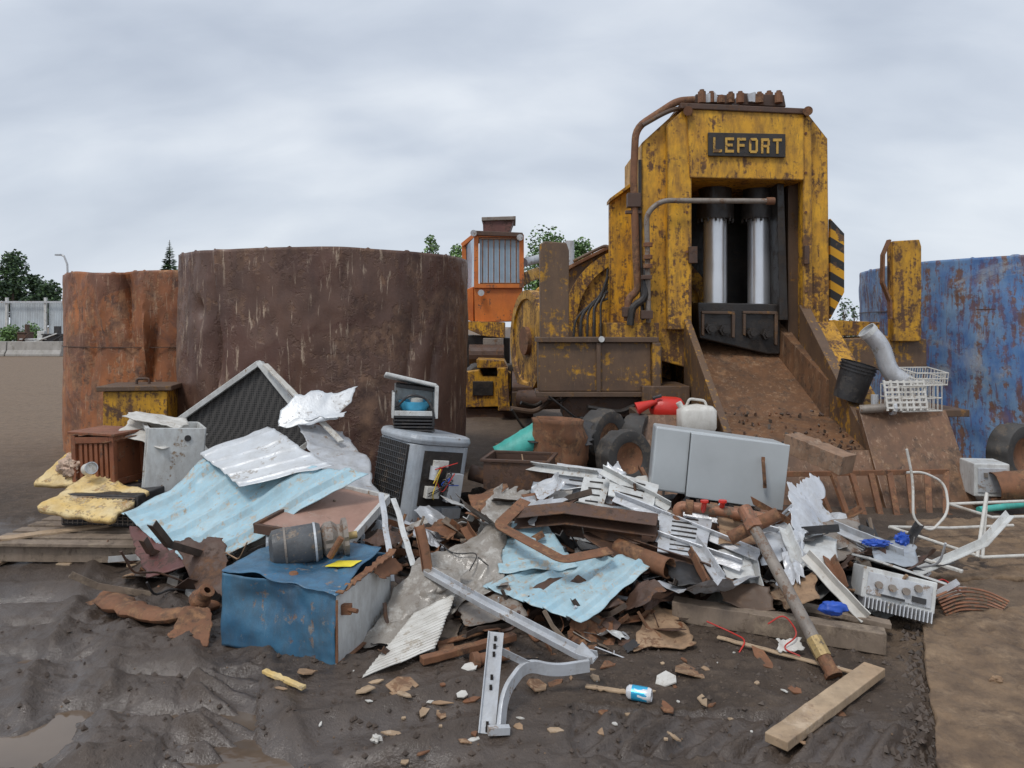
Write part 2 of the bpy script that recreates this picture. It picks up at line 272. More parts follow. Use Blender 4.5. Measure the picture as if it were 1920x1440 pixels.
def gh(x,y):
    fade=1 if y<9 else max(.1,9/y)
    p=V((x,y,0)); z=.026*nz.noise(p*.8)+.020*nz.noise(p*2.3)+fade*(.014*nz.noise(p*6))
    if y<9:
        pa=max(.3,min(1,.55+1.6*nz.noise(p*1.1+V((9,2,0))))); z+=pa*(.026*(.5-abs(nz.noise(p*8+V((5,0,0)))*2))+.014*nz.noise(p*15)+.009*nz.noise(p*31)+.005*nz.noise(p*55))
    z=max(z,-.045)
    z+=.2*math.exp(-((x-.2)/2.7)**2-((y-5.7)/1.0)**2)
    if y<7:
        tv=tread(x,y)
        if tv>=0: z=z*.5-.03+.052*tv
        for (ax_,ay),(bx,by),tr in RUT:
            if tr: continue
            dx,dy=bx-ax_,by-ay;L=math.hypot(dx,dy);t=((x-ax_)*dx+(y-ay)*dy)/L; s_=((x-ax_)*dy-(y-ay)*dx)/L; d=abs(s_+.07*nz.noise(V((t*1.3,ax_,0))))
            if d<.35 and -.2<t<L+.2:
                k=.7+.6*nz.noise(V((t*2.,by,0)))
                z+=k*(-.045*math.exp(-(d/.09)**2)+.034*math.exp(-((d-.17)/.045)**2))
        for cx,cy,rx,ry,d in PUD: 
            e=((x-cx)/rx)**2+((y-cy)/ry)**2
            if e<6: z-=d*math.exp(-e)
    return z
def axis(a,b,st,lo,hi,g=1.16):
    l=[a+i*st for i in range(int((b-a)/st)+1)]; s=st
    while l[-1]<hi: s*=g; l.append(l[-1]+s)
    s=st
    while l[0]>lo: s*=g; l.insert(0,l[0]-s)
    return l
xs=axis(-3.4,3.0,.016,-500,500,1.1); ys=axis(2.6,4.9,.012,-60,700,1.04)
vs=[];wt=[];tn=[]
for y in ys:
    for x in xs:
        vs.append((x,y,gh(x,y) if -30<x<30 and 1<y<60 else 0.))
        w=max(0,min(1,.42-.42*(x+.4)))*max(0,min(1,(7-y)/2)) + .22*(y<3.3)+.14*(y<3.9)*(x<1.6)
        if y<4 and x<3:
            tv=tread(x,y)
            if tv>=0: w+=.55*(1-tv)  # tread grooves count as wet mud; their shade is put into the colour too
        wt.append(min(1,w))
        tn.append(max(0,min(1,(y-6.5)/5))*(.85 if x<-2 else .3)+max(0,min(.6,(x-1.7)*1.2 if y<4.9 else 0)))
nx=len(xs); me=bpy.data.meshes.new('ground'); me.from_pydata(vs,[],[(j*nx+i,j*nx+i+1,(j+1)*nx+i+1,(j+1)*nx+i) for j in range(len(ys)-1) for i in range(nx-1)])
for nm,dat in(('wet_groove_shade',wt),('tan',tn)):
    a=me.attributes.new(nm,'FLOAT','POINT'); a.data.foreach_set('value',dat)
me.polygons.foreach_set('use_smooth',[True]*len(me.polygons)); me.materials.append(M['mud'])
go=bpy.data.objects.new('ground',me); C.objects.link(go); go['kind']='structure'
build(MB().add([(-9,1.5,-.070),(0.,1.5,-.070),(0.,5.3,-.070),(-9,5.3,-.070)],[(0,1,2,3)]),'water','water',kind='structure')
def on(px,py):
    z=0
    for _ in range(4): p=G(px,py,z); z=gh(p.x,p.y)
    return V((p.x,p.y,z))
for cs,lb in(([on(1730,1185),on(1990,1125),on(2150,1560),on(1768,1560)],'large steel ground plate caked in dried tan dirt, nearest the camera at the right'),([on(1700,985),on(1975,975),on(2010,1100),on(1716,1078)],'tan dirt covered steel plate on the ground under the white tube frame')):
    sheet('ground_plate','tan',[V((c.x,c.y,.03)) for c in cs],lb,'steel plate',nu=100,nv=100,amp=.02,fr=2.2,cr=.010,cfr=11,rag=.045,th=.04,seed=3)
# ---------------------------------------------------------------- background
for i,(a,b_) in enumerate(((-60,14),(16,118))):
    Y=41; m_=MB(); x0,x1=Xp(a,Y),Xp(b_,Y)
    m_.M=Matrix.Translation((x0,Y,0)); L=x1-x0
    m_.add([(0,-.3,0),(0,-.3,.12),(0,-.14,.35),(0,-.1,.82),(0,.1,.82),(0,.14,.35),(0,.3,.12),(0,.3,0)]+[(L,y,z) for y,z in((-.3,0),(-.3,.12),(-.14,.35),(-.1,.82),(.1,.82),(.14,.35),(.3,.12),(.3,0))],[tuple(range(8)),tuple(range(8,16))]+[(k,(k+1)%8,8+(k+1)%8,8+k) for k in range(8)])
    build(m_,'concrete_barrier','concrete',label=['concrete road barrier cut by the left edge of the photo','concrete road barrier standing just left of the orange tank'][i],cat='barrier',bev=.03)
t=thing('metal_fence','pale blue grey sheet metal fence far behind the concrete barriers','fence',(-42,62,0))
for i in range(5):
    x=-45+i*3.2
    build(MB().b2(x-.09,x+.09,61.7,61.9,0,4.0),'fence_post','white',t)
    m_=MB()
    m_.sweep([(-.02,-1.7),(.02,-1.7),(.02,1.7),(-.02,1.7)],[(x+.15+k*.1,62+(.02 if k%2 else -.02),1.95) for k in range(30)])
    build(m_,'fence_panel','fencep',t)
build(MB().b2(-46,-28,61.6,61.7,3.55,3.7),'fence_rail','galv',t)
for px,py,w,h,mt,lb,ct in((70,632,1.5,.8,'white','white machine housing behind the barriers at far left','machine'),(102,630,1.0,1.1,'blackpl','black scrap bin standing beyond the barrier by the orange tank','bin'),(48,628,.5,1.2,'darkrust','dark upright scrap frame behind the far left barrier','scrap')):
    p=V((Xp(px,46),46,0)); m_=MB(); m_.box(p+V((0,0,h/2)),(w,.8,h)); m_.box(p+V((0,0,h+.05)),(w*1.1,.9,.08)); m_.box(p+V((w*.2,0,h+.3)),(w*.3,.3,.5)); m_.bar(p+V((-w,-.5,.1)),p+V((w,-.5,1.2)),.08,.08)
    build(m_,ct+'_unit',mt,label=lb,cat=ct,bev=.02)
def leaves(mb,cx,r,n,s,up=0):
    for _ in range(n):
        d=V((rnd.gauss(0,1),rnd.gauss(0,1),rnd.gauss(0,1))).normalized()*(rnd.random()**.45); p=V(cx)+V((d.x*r[0],d.y*r[1],d.z*r[2]))
        a=V((rnd.uniform(-1,1),rnd.uniform(-1,1),rnd.uniform(-.6,.6))).normalized()*s*rnd.uniform(.6,1.3); b_=a.cross(V((rnd.uniform(-1,1),rnd.uniform(-1,1),rnd.uniform(-1,1)))).normalized()*s*.7
        mb.add([p-a,p+b_,p+a,p-b_],[(0,1,2,3)],0 if rnd.random()<.6 else 1)
def tree(px,pyt,Y,w,lb,mats,n=1600,s=.2,ctr=.55,dens=14):
    h=Zp(pyt,Y)-w*.1; bs=V((Xp(px,Y),Y,0)); t=thing('tree',lb,'tree',bs)
    m_=MB(); m_.tube([bs,bs+V((.1,0,h*.4)),bs+V((-.05,0,h*.9))],w*.05,7,sc=[1,.7,.2])
    cr=MB()
    for k in range(dens):
        zf=.35+.6*k/(dens-1); a=rnd.uniform(0,6.28);zz=zf*h;ww=w*.38*math.sin(math.pi*min(1,zf*.8+.18))*rnd.uniform(.3,1.1); c=bs+V((math.cos(a)*ww,math.sin(a)*ww,zz))
        m_.tube([bs+V((0,0,zz*.75)),c],w*.015,5,sc=[1,.4]); rr=w*rnd.uniform(.15,.27); leaves(cr,c,(rr,rr,rr*.9),n//dens,s)
    build(m_,'trunk','bark',t); build(cr,'crown',mats,t)
def spruce(px,pyt,Y,w,lb):
    h=Zp(pyt,Y); bs=V((Xp(px,Y),Y,0)); t=thing('spruce_tree',lb,'tree',bs); build(MB().tube([bs,bs+V((0,0,h))],w*.03,6,sc=[1,.15]),'trunk','bark',t)
    cr=MB()
    for k in range(60):
        zz=h*(.12+.87*k/60); rr=w*.5*(1-k/61)*rnd.uniform(.7,1.2)+.05
        for q in range(12):
            a=rnd.uniform(0,6.28); e=bs+V((math.cos(a)*rr,math.sin(a)*rr,zz-rr*.25)); o=bs+V((0,0,zz)); pz=V((-math.sin(a),math.cos(a),0))*(rr*.16+.03)
            cr.add([o,o.lerp(e,.6)+pz,e,o.lerp(e,.6)-pz-V((0,0,rr*.2))],[(0,1,2,3)],0 if rnd.random()<.7 else 1)
    build(cr,'crown',['leafd','leafm'],t)
tree(22,468,78,5.0,'tallest dark tree at far left behind the fence',['leafd','leafm'],2600,.2)
tree(-25,500,76,6,'dark tree cut by the left edge above the fence',['leafd','leafm'],2600,.2)
tree(62,512,82,5,'bushy dark tree in the middle of the far left tree row',['leafd','leafm'],2600,.2)
tree(98,528,80,5,'lowest dark tree of the far left row, closest to the orange tank',['leafd','leafm'],2400,.2)
spruce(318,450,60,5.,'narrow pointed spruce rising behind the two rusty tanks')
tree(803,432,52,2.8,'thin sparse pale green tree left of the orange cab',['leafl','leafm'],1100,.11)
tree(858,450,48,2.8,'small green tree touching the left side of the orange cab',['leafl','leafm'],1800,.1)
tree(1030,428,50,5.0,'broad green tree between the orange cab and the yellow machine',['leafl','leafm'],5200,.12,dens=22)
tree(1095,440,52,4.2,'green tree just left of the yellow machine tower',['leafl','leafm'],3600,.12,dens=18)
tree(1582,556,30,1.2,'wispy dark sapling between yellow machine and blue tank',['leafd','leafm'],260,.06)
tree(1602,566,32,1.,'thin sapling against the edge of the blue tank',['leafd','leafm'],200,.06)
for px,r,lb in((12,.9,'bright green shrub at the left edge before the fence'),(58,.7,'small green shrub before the fence, right of the larger one')):
    p=V((Xp(px,48),48,0)); t=thing('shrub',lb,'shrub',p); cr=MB(); 
    for k in range(7): leaves(cr,p+V((rnd.uniform(-r,r),rnd.uniform(-.4,.4),rnd.uniform(.4,1.5))),(.5,.5,.5),200,.08)
    st=MB(); [st.tube([p,p+V((rnd.uniform(-r,r),0,1.2))],.02,5) for k in range(5)]
    build(st,'stem','bark',t); build(cr,'foliage',['leafl','leafm'],t)
t=thing('street_lamp','thin curved street lamp above the orange tank at left','street lamp',(Xp(128,60),60,0))
build(MB().tube([W(128,668,60),W(127,520,60),W(126,495,60),W(120,480,60),W(112,477,60)],.08,8),'pole','galv',t); build(MB().box(W(110,478,60),(.5,.25,.12)),'lamp_head','grey',t)
# ---------------------------------------------------------------- tanks
def shell(name,mat,cx,cy,Rr,h,label,a0,a1,seed,dents=(),topn=.04,amp=.05,nu=420,nv=80,parts=None):
    mb=MB();vs=[]
    for j in range(nv+1):
        for i in range(nu+1):
            a=a0+(a1-a0)*i/nu; z=h*j/nv
            if j>nv*.8: z+=(j/nv-.8)*5*(topn*nz.fractal(V((a*1.3,seed,0)),1,2,2)+.012*(nz.noise(V((a*26,seed,3)))>.3))
            q=V((math.cos(a),math.sin(a),z*.5+seed)); r=Rr+amp*nz.noise(q*1.4)+amp*.4*(.5-2*abs(nz.noise(q*3.1)))+.009*nz.noise(q*12)
            for da,dz,wa,wz,dd in dents:
                e=abs((a-da-.06*math.sin(z*2+dz*3))/wa)+((z-dz)/wz)**2; r+=dd*math.exp(-e)
            vs.append((cx+r*math.cos(a),cy+r*math.sin(a),z-.03))
    mb.add(vs,[(j*(nu+1)+i,j*(nu+1)+i+1,(j+1)*(nu+1)+i+1,(j+1)*(nu+1)+i) for j in range(nv) for i in range(nu)])
    t=thing(name,label,'tank',(cx,cy,0)); build(mb,'shell',mat,t,smooth=True,solid=.014)
    for zz,ra,rb in parts or ():
        build(MB().sweep([(-.004,-.005),(.012,-.005),(.012,.005),(-.004,.005)],[(cx+(Rr+.012)*math.cos(a),cy+(Rr+.012)*math.sin(a),zz) for a in [ra+(rb-ra)*k/60 for k in range(61)]]),'weld_seam','darkrust',t)
    return t
def angp(px,cx,cy,Rr):
    th=math.atan((px-960)/F); d=V((math.sin(th),math.cos(th))); c=V((cx,cy)); b_=d.dot(c); s=math.sqrt(max(0,Rr*Rr-(c.length_squared-b_*b_))); p=d*(b_-s); return math.atan2(p.y-cy,p.x-cx)
bx,by,bR=-2.21,8.98,1.65; PI=math.pi
A=lambda px:angp(px,bx,by,bR)
shell('brown_storage_tank','tankbrown',bx,by,bR,2.50,'large dark brown rusty steel tank section behind the scrap pile',-PI,PI,2,[(A(425),2.1,.04,1.1,.08),(A(392),1.5,.05,.8,-.13),(A(372),1.9,.03,.12,-.11),(A(350),.9,.05,.7,.07),(A(480),1.9,.12,.4,-.04),(A(560),1.2,.05,.25,-.03),(A(760),1.4,.04,.7,-.04),(A(820),1.,.04,.8,-.05),(A(690),2.0,.04,.3,.03),(A(600),1.3,.12,.4,-.03)],.03,.03)
ox,oy,oR=-4.88,10.96,1.46
A=lambda px:angp(px,ox,oy,oR)
shell('orange_storage_tank','tankorange',ox,oy,oR,2.42,'smaller orange rusty dented tank at left, half hidden by the brown tank',-PI,PI,5,[(A(238),2.0,.045,.5,-.20),(A(262),1.6,.04,.5,.12),(A(290),1.1,.05,.5,-.14),(A(170),1.3,.07,.5,-.08),(A(200),2.,.045,.4,.08),(A(250),2.2,.05,.25,-.10),(A(145),1.9,.05,.3,-.05)],.05,.04,parts=[(1.42,-2.7,-.5)])
qx,qy,qR=14*math.sin(R(38)),14*math.cos(R(38)),3.15
shell('blue_storage_tank','bluetank',qx,qy,qR,2.58,'big blue paint scraped steel tank at the right edge',-4.2,-.4,9,[],.025,.04,parts=[(1.9,-4.1,-.5)])
# ---------------------------------------------------------------- yellow shear
ms=thing('scrap_shear','tall yellow hydraulic scrap shear with two chrome rods and a name plate','machine',(2.7,9.6,0))
def part(m_,n,mt,bev=0,sm=False,par=None,**k): return build(m_,n,mt,par or ms,bev=bev,smooth=sm,**k)
part(MB().pp([(1203,268),(1278,200),(1297,200),(1297,800),(1290,690),(1236,676),(1203,740)],9.12,10.5),'side_column','yellow',.012)
part(MB().pp([(1507,214),(1516,214),(1552,260),(1556,640),(1575,790),(1507,790)],9.12,10.5),'side_column','yellow',.012)
part(MB().pp([(1252,232),(1284,203),(1297,203),(1297,618),(1252,618)],8.99,9.115),'column_facing','yellow',.01)
part(MB().pp([(1506,216),(1522,228),(1524,600),(1506,640)],8.99,9.115),'column_facing','yellow',.01)
part(MB().pp([(1288,203),(1508,213),(1508,338),(1294,333)],8.96,10.5),'header','yellow',.012)
part(MB().pp([(1276,192),(1516,203),(1520,214),(1276,203)],8.93,10.5),'top_plate','darkrust',.01)
for px in(1290,1515): part(MB().cyl(W(px,208,8.86),W(px,208,9.2),.055,14),'lug','rust',0,True)
for i in range(9):
    px=1316+i*18; y=9.2+.1*(i%2); z=rnd.uniform(.02,.09); p=V((Xp(px,y),y,Zp(193,y)))
    part(MB().cyl(p,p+V((0,0,z+.05)),.05,8).cyl(p+V((0,0,z+.045)),p+V((0,0,z+.075)),.03,8),'top_bolt','rust')
part(MB().pp([(1305,176),(1372,178),(1374,195),(1300,193)],9.3,9.9),'valve_block','darkrust',.008); part(MB().pp([(1388,174),(1470,178),(1474,200),(1388,196)],9.25,9.9),'valve_block','darkrust',.008)
part(MB().pp([(1312,180),(1340,172),(1352,190),(1318,192)],9.26,9.29),'flaking_cover','galv'); part(MB().pp([(1402,176),(1416,172),(1428,192),(1404,190)],9.2,9.24),'flaking_cover','galv')
npz=part(MB().pp([(1328,248),(1473,251),(1473,295),(1328,292)],8.92,8.955),'name_plate','black',.006)
LT={'L':[(0,0,.24,1),(.24,0,1,.18)],'E':[(0,0,.24,1),(.24,0,1,.18),(.24,.41,.85,.59),(.24,.82,1,1)],'F':[(0,0,.24,1),(.24,.41,.85,.59),(.24,.82,1,1)],'O':[(0,.1,.24,.9),(.76,.1,1,.9),(.12,0,.88,.17),(.12,.83,.88,1)],'R':[(0,0,.24,1),(.24,.82,.9,1),(.74,.52,1,.9),(.24,.4,.88,.56),(.66,0,.92,.41)],'T':[(.38,0,.62,.82),(0,.82,1,1)]}
for i,ch in enumerate('LEFORT'):
    m_=MB()
    for j,(a,b_,c,d) in enumerate(LT[ch]):
        x0=1337+i*22.4;y1=286+i*.5; k=16; hh=28; y=8.905-.0012*j
        m_.prism([(Xp(x0+a*k,8.92),Zp(y1-b_*hh,8.92)),(Xp(x0+c*k,8.92),Zp(y1-b_*hh,8.92)),(Xp(x0+c*k,8.92),Zp(y1-d*hh,8.92)),(Xp(x0+a*k,8.92),Zp(y1-d*hh,8.92))],y,8.919)
    build(m_,'letter','letter',npz)
for px in(1288,1511):
    for py in range(250,620,74): 
        if py<330 and px==1288: continue
        part(MB().cyl(W(px,py,8.975),W(px,py,9.0),.017,8),'bolt_head','rust')
part(MB().b2(Xp(1290,9.1),Xp(1515,9.1),10.3,10.45,.9,4.2),'inner_back_wall','black')
part(MB().pp([(1478,340),(1505,340),(1505,690),(1478,680)],9.3,10.2),'guide_rail','grime',.01)
part(MB().pp([(1457,345),(1470,345),(1478,600),(1462,600)],9.2,9.5),'guide_strip','black',.006)
for px in(1341,1424):
    X=Xp(px,9.65)
    m_=MB(); m_.cyl((X,9.65,Zp(402,9.65)),(X,9.65,3.9),.205,28); m_.cyl((X,9.65,Zp(412,9.65)),(X,9.65,Zp(385,9.65)),.235,28)
    for k in range(14): a=k*PI/7; q=V((X+.222*math.cos(a),9.65+.222*math.sin(a),Zp(418,9.65))); m_.cyl(q,q+V((0,0,.05)),.016,6)
    part(m_,'cylinder_sleeve','black',0,True)
    part(MB().cyl((X,9.65,Zp(580,9.65)),(X,9.65,Zp(400,9.65)),.148,40),'piston_rod','chrome',0,True)
rb=part(MB().pp([(1308,567),(1463,570),(1463,664),(1440,664),(1312,634)],9.3,10.1),'ram_block','black',.015)
for a,b_ in((1316,1378),(1394,1458)):
    m_=MB(); z0=583
    m_.pp([(a,z0),(b_,z0+1),(b_,z0+6),(a,z0+5)],9.26,9.3); m_.pp([(a,z0+6),(a+5,z0+6),(a+5,630),(a,628)],9.26,9.3); m_.pp([(b_-5,z0+6),(b_,z0+6),(b_,648 if a>1380 else 634),(b_-5,646 if a>1380 else 632)],9.26,9.3)
    build(m_,'pocket_rim','grime',rb,bev=.006)
    for px in(a+18,b_-18): q=W(px,615+(px-1320)*.1,9.21); build(MB().cyl(q,q+V((0,.09,0)),.07,6).cyl(q-V((0,.03,0)),q+V((0,.05,0)),.04,12),'bolt','black',rb)
XL,XR=2.15,3.50
def yz(m_,poly,x0,x1,mi=0):
    n=len(poly); return m_.add([(x0,y,z) for y,z in poly]+[(x1,y,z) for y,z in poly],[tuple(range(n)),tuple(range(n,2*n))[::-1]]+[(i,(i+1)%n,n+(i+1)%n,n+i) for i in range(n)],mi)
part(yz(MB(),[(9.0,1.78),(7.3,.66),(7.3,.35),(9.0,.35)],XL-.08,XL),'cheek_plate','grimeyel',.008)
part(yz(MB(),[(9.05,1.95),(7.25,.52),(7.2,.1),(9.05,.35)],XR-.02,XR+.1),'cheek_plate','grimeyel',.008)
part(MB().hexa([V((3.25,9.9,.9)),V((3.48,9.9,.9)),V((3.42,8.2,.6)),V((3.48,8.2,.5)),V((3.3,9.9,1.9)),V((3.48,9.9,1.9)),V((3.46,8.2,1.1)),V((3.48,8.2,1.1))]),'throat_liner','chute')
part(yz(MB(),[(9.1,1.75),(7.5,.55),(7.5,.4),(9.1,1.5)],XR+.1,XR+.42),'sloped_wing','yellow2',.01)
part(yz(MB(),[(9.9,1.6),(8.2,.70),(8.2,.6),(9.9,1.48)],XL,XR-.02),'chute_floor','chute')
part(yz(MB(),[(8.195,.70),(7.2,.44),(7.2,.36),(8.195,.6)],XL,XR-.02),'chute_lip','chute')
part(MB().b2(XL,XR-.02,8.5,10.3,.3,.59),'base_block','darkrust')
m_=MB()
for k in range(110):
    x=rnd.uniform(XL+.05,XR-.05);y=7.25+rnd.random()**1.4*1.1;z=.44+(y-7.2)*.26+.01; s_=rnd.uniform(.008,.03)
    m_.box((x,y,z+s_*.3),(s_*2,s_,s_),Euler((rnd.random()*3,rnd.random()*3,rnd.random()*3)).to_matrix(),rnd.choice([0,0,1,2]),.6)
build(m_,'crumbled_scrap',['clod','rust','darkrust'],ms,kind='stuff')
part(yz(MB(),[(7.4,.86),(6.85,0.0),(6.95,0),(7.48,.86)],3.44,4.30),'apron_plate','chute',.006)
part(yz(MB(),[(7.19,.5),(6.9,0.0),(7.0,0),(7.24,.36)],1.9,3.44),'apron_plate','chute',.006)
part(yz(MB(),[(7.5,.8),(7.0,0.1),(7.1,.1),(7.6,.8)],1.3,1.9),'apron_plate','chute',.006)
part(MB().b2(1.3,2.05,7.58,8.3,.7,.79),'deck_plate','grime',.006)
part(MB().b2(3.62,4.6,7.5,8.6,.78,.85),'deck_plate','grime',.006)
part(MB().b2(1.5,2.05,8.6,10.2,.3,1.0),'foot_block','grime',.01); part(MB().b2(3.62,4.0,8.7,10.2,.0,1.0),'foot_block','grime',.01)
part(MB().pp([(1143,605),(1236,605),(1236,638),(1143,638)],9.0,10.3),'platform','yellow2',.01)
part(MB().pp([(1557,600),(1650,604),(1650,628),(1557,630)],9.1,10.0),'platform','yellow2',.01)
part(MB().pp([(1143,379),(1204,334),(1204,606),(1143,606)],9.9,10.02),'side_wing','yellow',.008)
part(MB().pp([(1143,372),(1204,327),(1204,334),(1143,379)],9.8,10.1),'wing_rim','yellow2',.004)
part(MB().pp([(1557,410),(1583,438),(1583,548),(1557,598)],9.4,9.46),'guard_plate','stripe')
part(yz(MB(),[(8.7,1.5),(8.7,.93),(9.2,.93),(9.2,1.5)],.31,1.62),'outrigger_beam','grimeyel',.01)
part(MB().b2(.28,1.7,8.64,9.2,1.503,1.56),'beam_flange','grime',.006); part(MB().b2(.28,1.7,8.64,9.2,.87,.927),'beam_flange','grime',.006); part(MB().b2(1.623,1.72,8.62,9.3,.93,1.5),'beam_end_plate','grimeyel',.008)
part(MB().b2(.98,1.03,8.66,8.698,.93,1.5),'beam_stiffener','grime',.004)
part(MB().pp([(1012,458),(1022,452),(1062,455),(1067,470),(1067,652),(1014,652)],8.85,9.15),'outrigger_post','grimeyel',.012)
part(MB().pp([(1565,636),(1700,630),(1738,636),(1738,688),(1565,700)],8.9,9.5),'outrigger_beam','grimeyel',.012)
part(MB().pp([(1674,452),(1724,449),(1728,462),(1728,640),(1676,640)],8.8,8.95),'outrigger_post','yellow2',.01)
part(MB().sweep([(-.04,-.012),(.04,-.012),(.04,.012),(-.04,.012)],pix([(1667,450,8.75),(1655,478,8.75),(1654,530,8.75),(1668,565,8.75),(1669,598,8.75)])),'curved_strap','rust',.003)
part(MB().cyl(W(1128,636,8.6),W(1128,636,8.64),.035,16),'reflector','white')
part(MB().b2(Xp(1205,8.9),Xp(1240,8.9),8.85,9.2,.4,1.45),'prop','grimeyel',.01)
part(MB().tube(fillet(pix([(1445,377,8.85),(1240,376,8.85),(1212,400,8.88),(1214,470,8.9),(1216,605,9.0)]),.12),.032,12),'hydraulic_pipe','pipegrey',0,True)
for py in(455,478,495): part(MB().cyl(W(1215,py,8.9),W(1215,py+8,8.9),.055,12),'pipe_fitting','rust',.003)
part(MB().cyl(W(1437,377,8.85),W(1452,377,8.85),.045,12),'pipe_end_cap','rust',.003)
part(MB().tube(fillet(pix([(1300,187,9.1),(1270,189,9.05),(1192,240,9.05),(1188,330,9.05),(1192,470,9.05),(1196,545,9.05),(1178,560,9.05),(1176,602,9.05)]),.14),.045,12),'hydraulic_pipe','rust',0,True)
part(MB().tube(fillet(pix([(1310,200,9.2),(1262,205,9.0),(1240,215,9.0),(1205,235,9.02)]),.1),.028,10),'hydraulic_pipe','grime',0,True)
part(MB().tube(fillet(pix([(1212,500,9.0),(1210,560,8.95),(1185,575,8.95),(1182,610,8.95)]),.1),.045,10),'hydraulic_pipe','black',0,True)
part(MB().tube(fillet(pix([(1200,300,9.08),(1200,470,9.08),(1206,600,9.02)]),.1),.022,8),'hydraulic_pipe','black',0,True)
part(MB().tube(fillet(pix([(1160,640,8.95),(1165,690,8.9),(1225,720,8.8),(1232,770,8.6)]),.15),.03,8),'hydraulic_pipe','black',0,True)
for a,d_ in(((1188,376,9.05),(.16,.12,.17)),((1188,398,9.05),(.2,.06,.04)),((1212,520,8.9),(.12,.1,.05)),((1299,478,8.95),(.1,.06,.2)),((1512,478,8.95),(.06,.05,.22)),((1212,590,8.9),(.14,.1,.1)),((1178,585,9.0),(.14,.1,.12))): part(MB().box(W(*a),d_),'pipe_clamp','darkrust',.006)
bc=V((Xp(1200,10.15),10.15,1.75))
part(MB().lathe([(0,.03),(.9,.03),(.9,0),(1.0,0),(1.0,3.6),(0,3.6)],ax(bc,(0,1,0)),64),'press_barrel','yellow2',0,True)
part(MB().pp([(1040,530),(1064,505),(1090,492),(1150,462),(1150,640),(1040,640)],10.5,13.0),'press_lid','grimeyel',.02)
part(MB().pp([(1036,527),(1064,499),(1090,486),(1150,456),(1150,463),(1090,493),(1064,507),(1040,532)],10.4,13.1),'lid_rim','rust',.006)
part(MB().pp([(985,560),(1010,538),(1042,528),(1042,640),(985,640)],11.0,12.6),'side_housing','yellow2',.02)
part(MB().lathe([(.86,-.03),(1.03,-.03),(1.03,.09),(1.002,.09)],ax(bc,(0,1,0)),64),'barrel_ring','yellow2',0,True)
part(MB().lathe([(.0,0),(.32,.0),(.36,.08),(.0,.08)],ax(bc-V((0,.05,0)),(0,1,0)),40),'barrel_boss','darkrust',0,True)
part(MB().tube(fillet(pix([(1075,490,10.3),(1110,472,10.3),(1140,458,10.2),(1150,480,10.1)]),.2),.022,8),'return_pipe','grime',0,True)
for k in range(5): part(MB().tube(fillet(pix([(1075+k*13,640,9.6),(1078+k*12,600-k*8,9.75),(1100+k*9,575-k*6,9.8),(1140,560-k*14,9.8)]),.12),.016+.006*(k%2),8),'hose','black',0,True)
dC=V((.95,.3,0)).normalized(); p0=V((Xp(985,10.6),10.6,1.48))
part(MB().lathe([(0,.05),(.66,.05),(.66,1.6),(0,1.6)],ax(p0,dC),56),'press_cylinder','grimeyel',0,True)
part(MB().lathe([(0,.03),(.58,.03),(.60,0),(.72,0),(.72,.14),(.66,.14)],ax(p0,dC),56),'cylinder_flange','yellow2',0,True)
part(MB().lathe([(.66,0),(.74,0),(.74,.1),(.66,.1)],ax(p0+dC*.62,dC),56),'flange_ring','yellow2',0,True)
part(MB().lathe([(0,-.03),(.2,-.03),(.2,.03),(0,.03)],ax(p0,dC),24),'hub_cover','rust',0,True)
part(MB().b2(.0,2.1,10.3,14,.55,.85),'chassis_frame','darkrust',.01)
part(MB().pp([(960,735),(1010,735),(1010,772),(960,772)],10.2,10.28),'frame_end','grimeyel',.01)
part(MB().cyl(W(975,750,9.9),W(1060,748,9.6),.13,18),'air_reservoir','darkrust',0,True)
part(MB().b2(.6,1.9,8.8,9.3,.62,.86),'cross_beam','darkrust',.01)
for k in range(18): 
    y=8.5+rnd.random(); a=V((rnd.uniform(-.3,1.6),y,rnd.uniform(.5,.95)));b_=a+V((rnd.uniform(.2,.9),.2,rnd.uniform(-.3,.3))); part(MB().tube(fillet([a,(a+b_)/2+V((0,0,-.14)),b_],.1),rnd.uniform(.012,.035),8),'hose','black' if k%3 else 'grime',0,True)
def tyre(mb1,mb2,c,d,r,w,n=48):
    A_=ax(c,d); mod=lambda i,j:(1.0 if (i//2)%2 else .94) if j in(3,4,5) else 1
    mb1.lathe([(r*.55,-w*.42),(r*.75,-w*.5),(r*.93,-w*.47),(r,-w*.36),(r*1.01,0),(r,w*.36),(r*.93,w*.47),(r*.75,w*.5),(r*.55,w*.42),(r*.55,-w*.42)],A_,n,0,mod)
    mb2.lathe([(0,-w*.1),(r*.2,-w*.12),(r*.25,-w*.3),(r*.5,-w*.22),(r*.56,-w*.4),(r*.56,w*.4),(r*.3,w*.2),(0,w*.1)],A_,24)
for px,py,cy,d in((1170,858,6.6,(.45,-.9,.1)),(1130,822,7.3,(.7,-.7,0)),(1195,830,7.5,(.9,-.4,0))):
    a,b_=MB(),MB(); tyre(a,b_,W(px,py,cy),d,.25 if cy<7 else .29,.22); w_=build(a,'wheel_tyre','tyre',ms,smooth=True); build(b_,'wheel_rim','rust',w_,smooth=True)
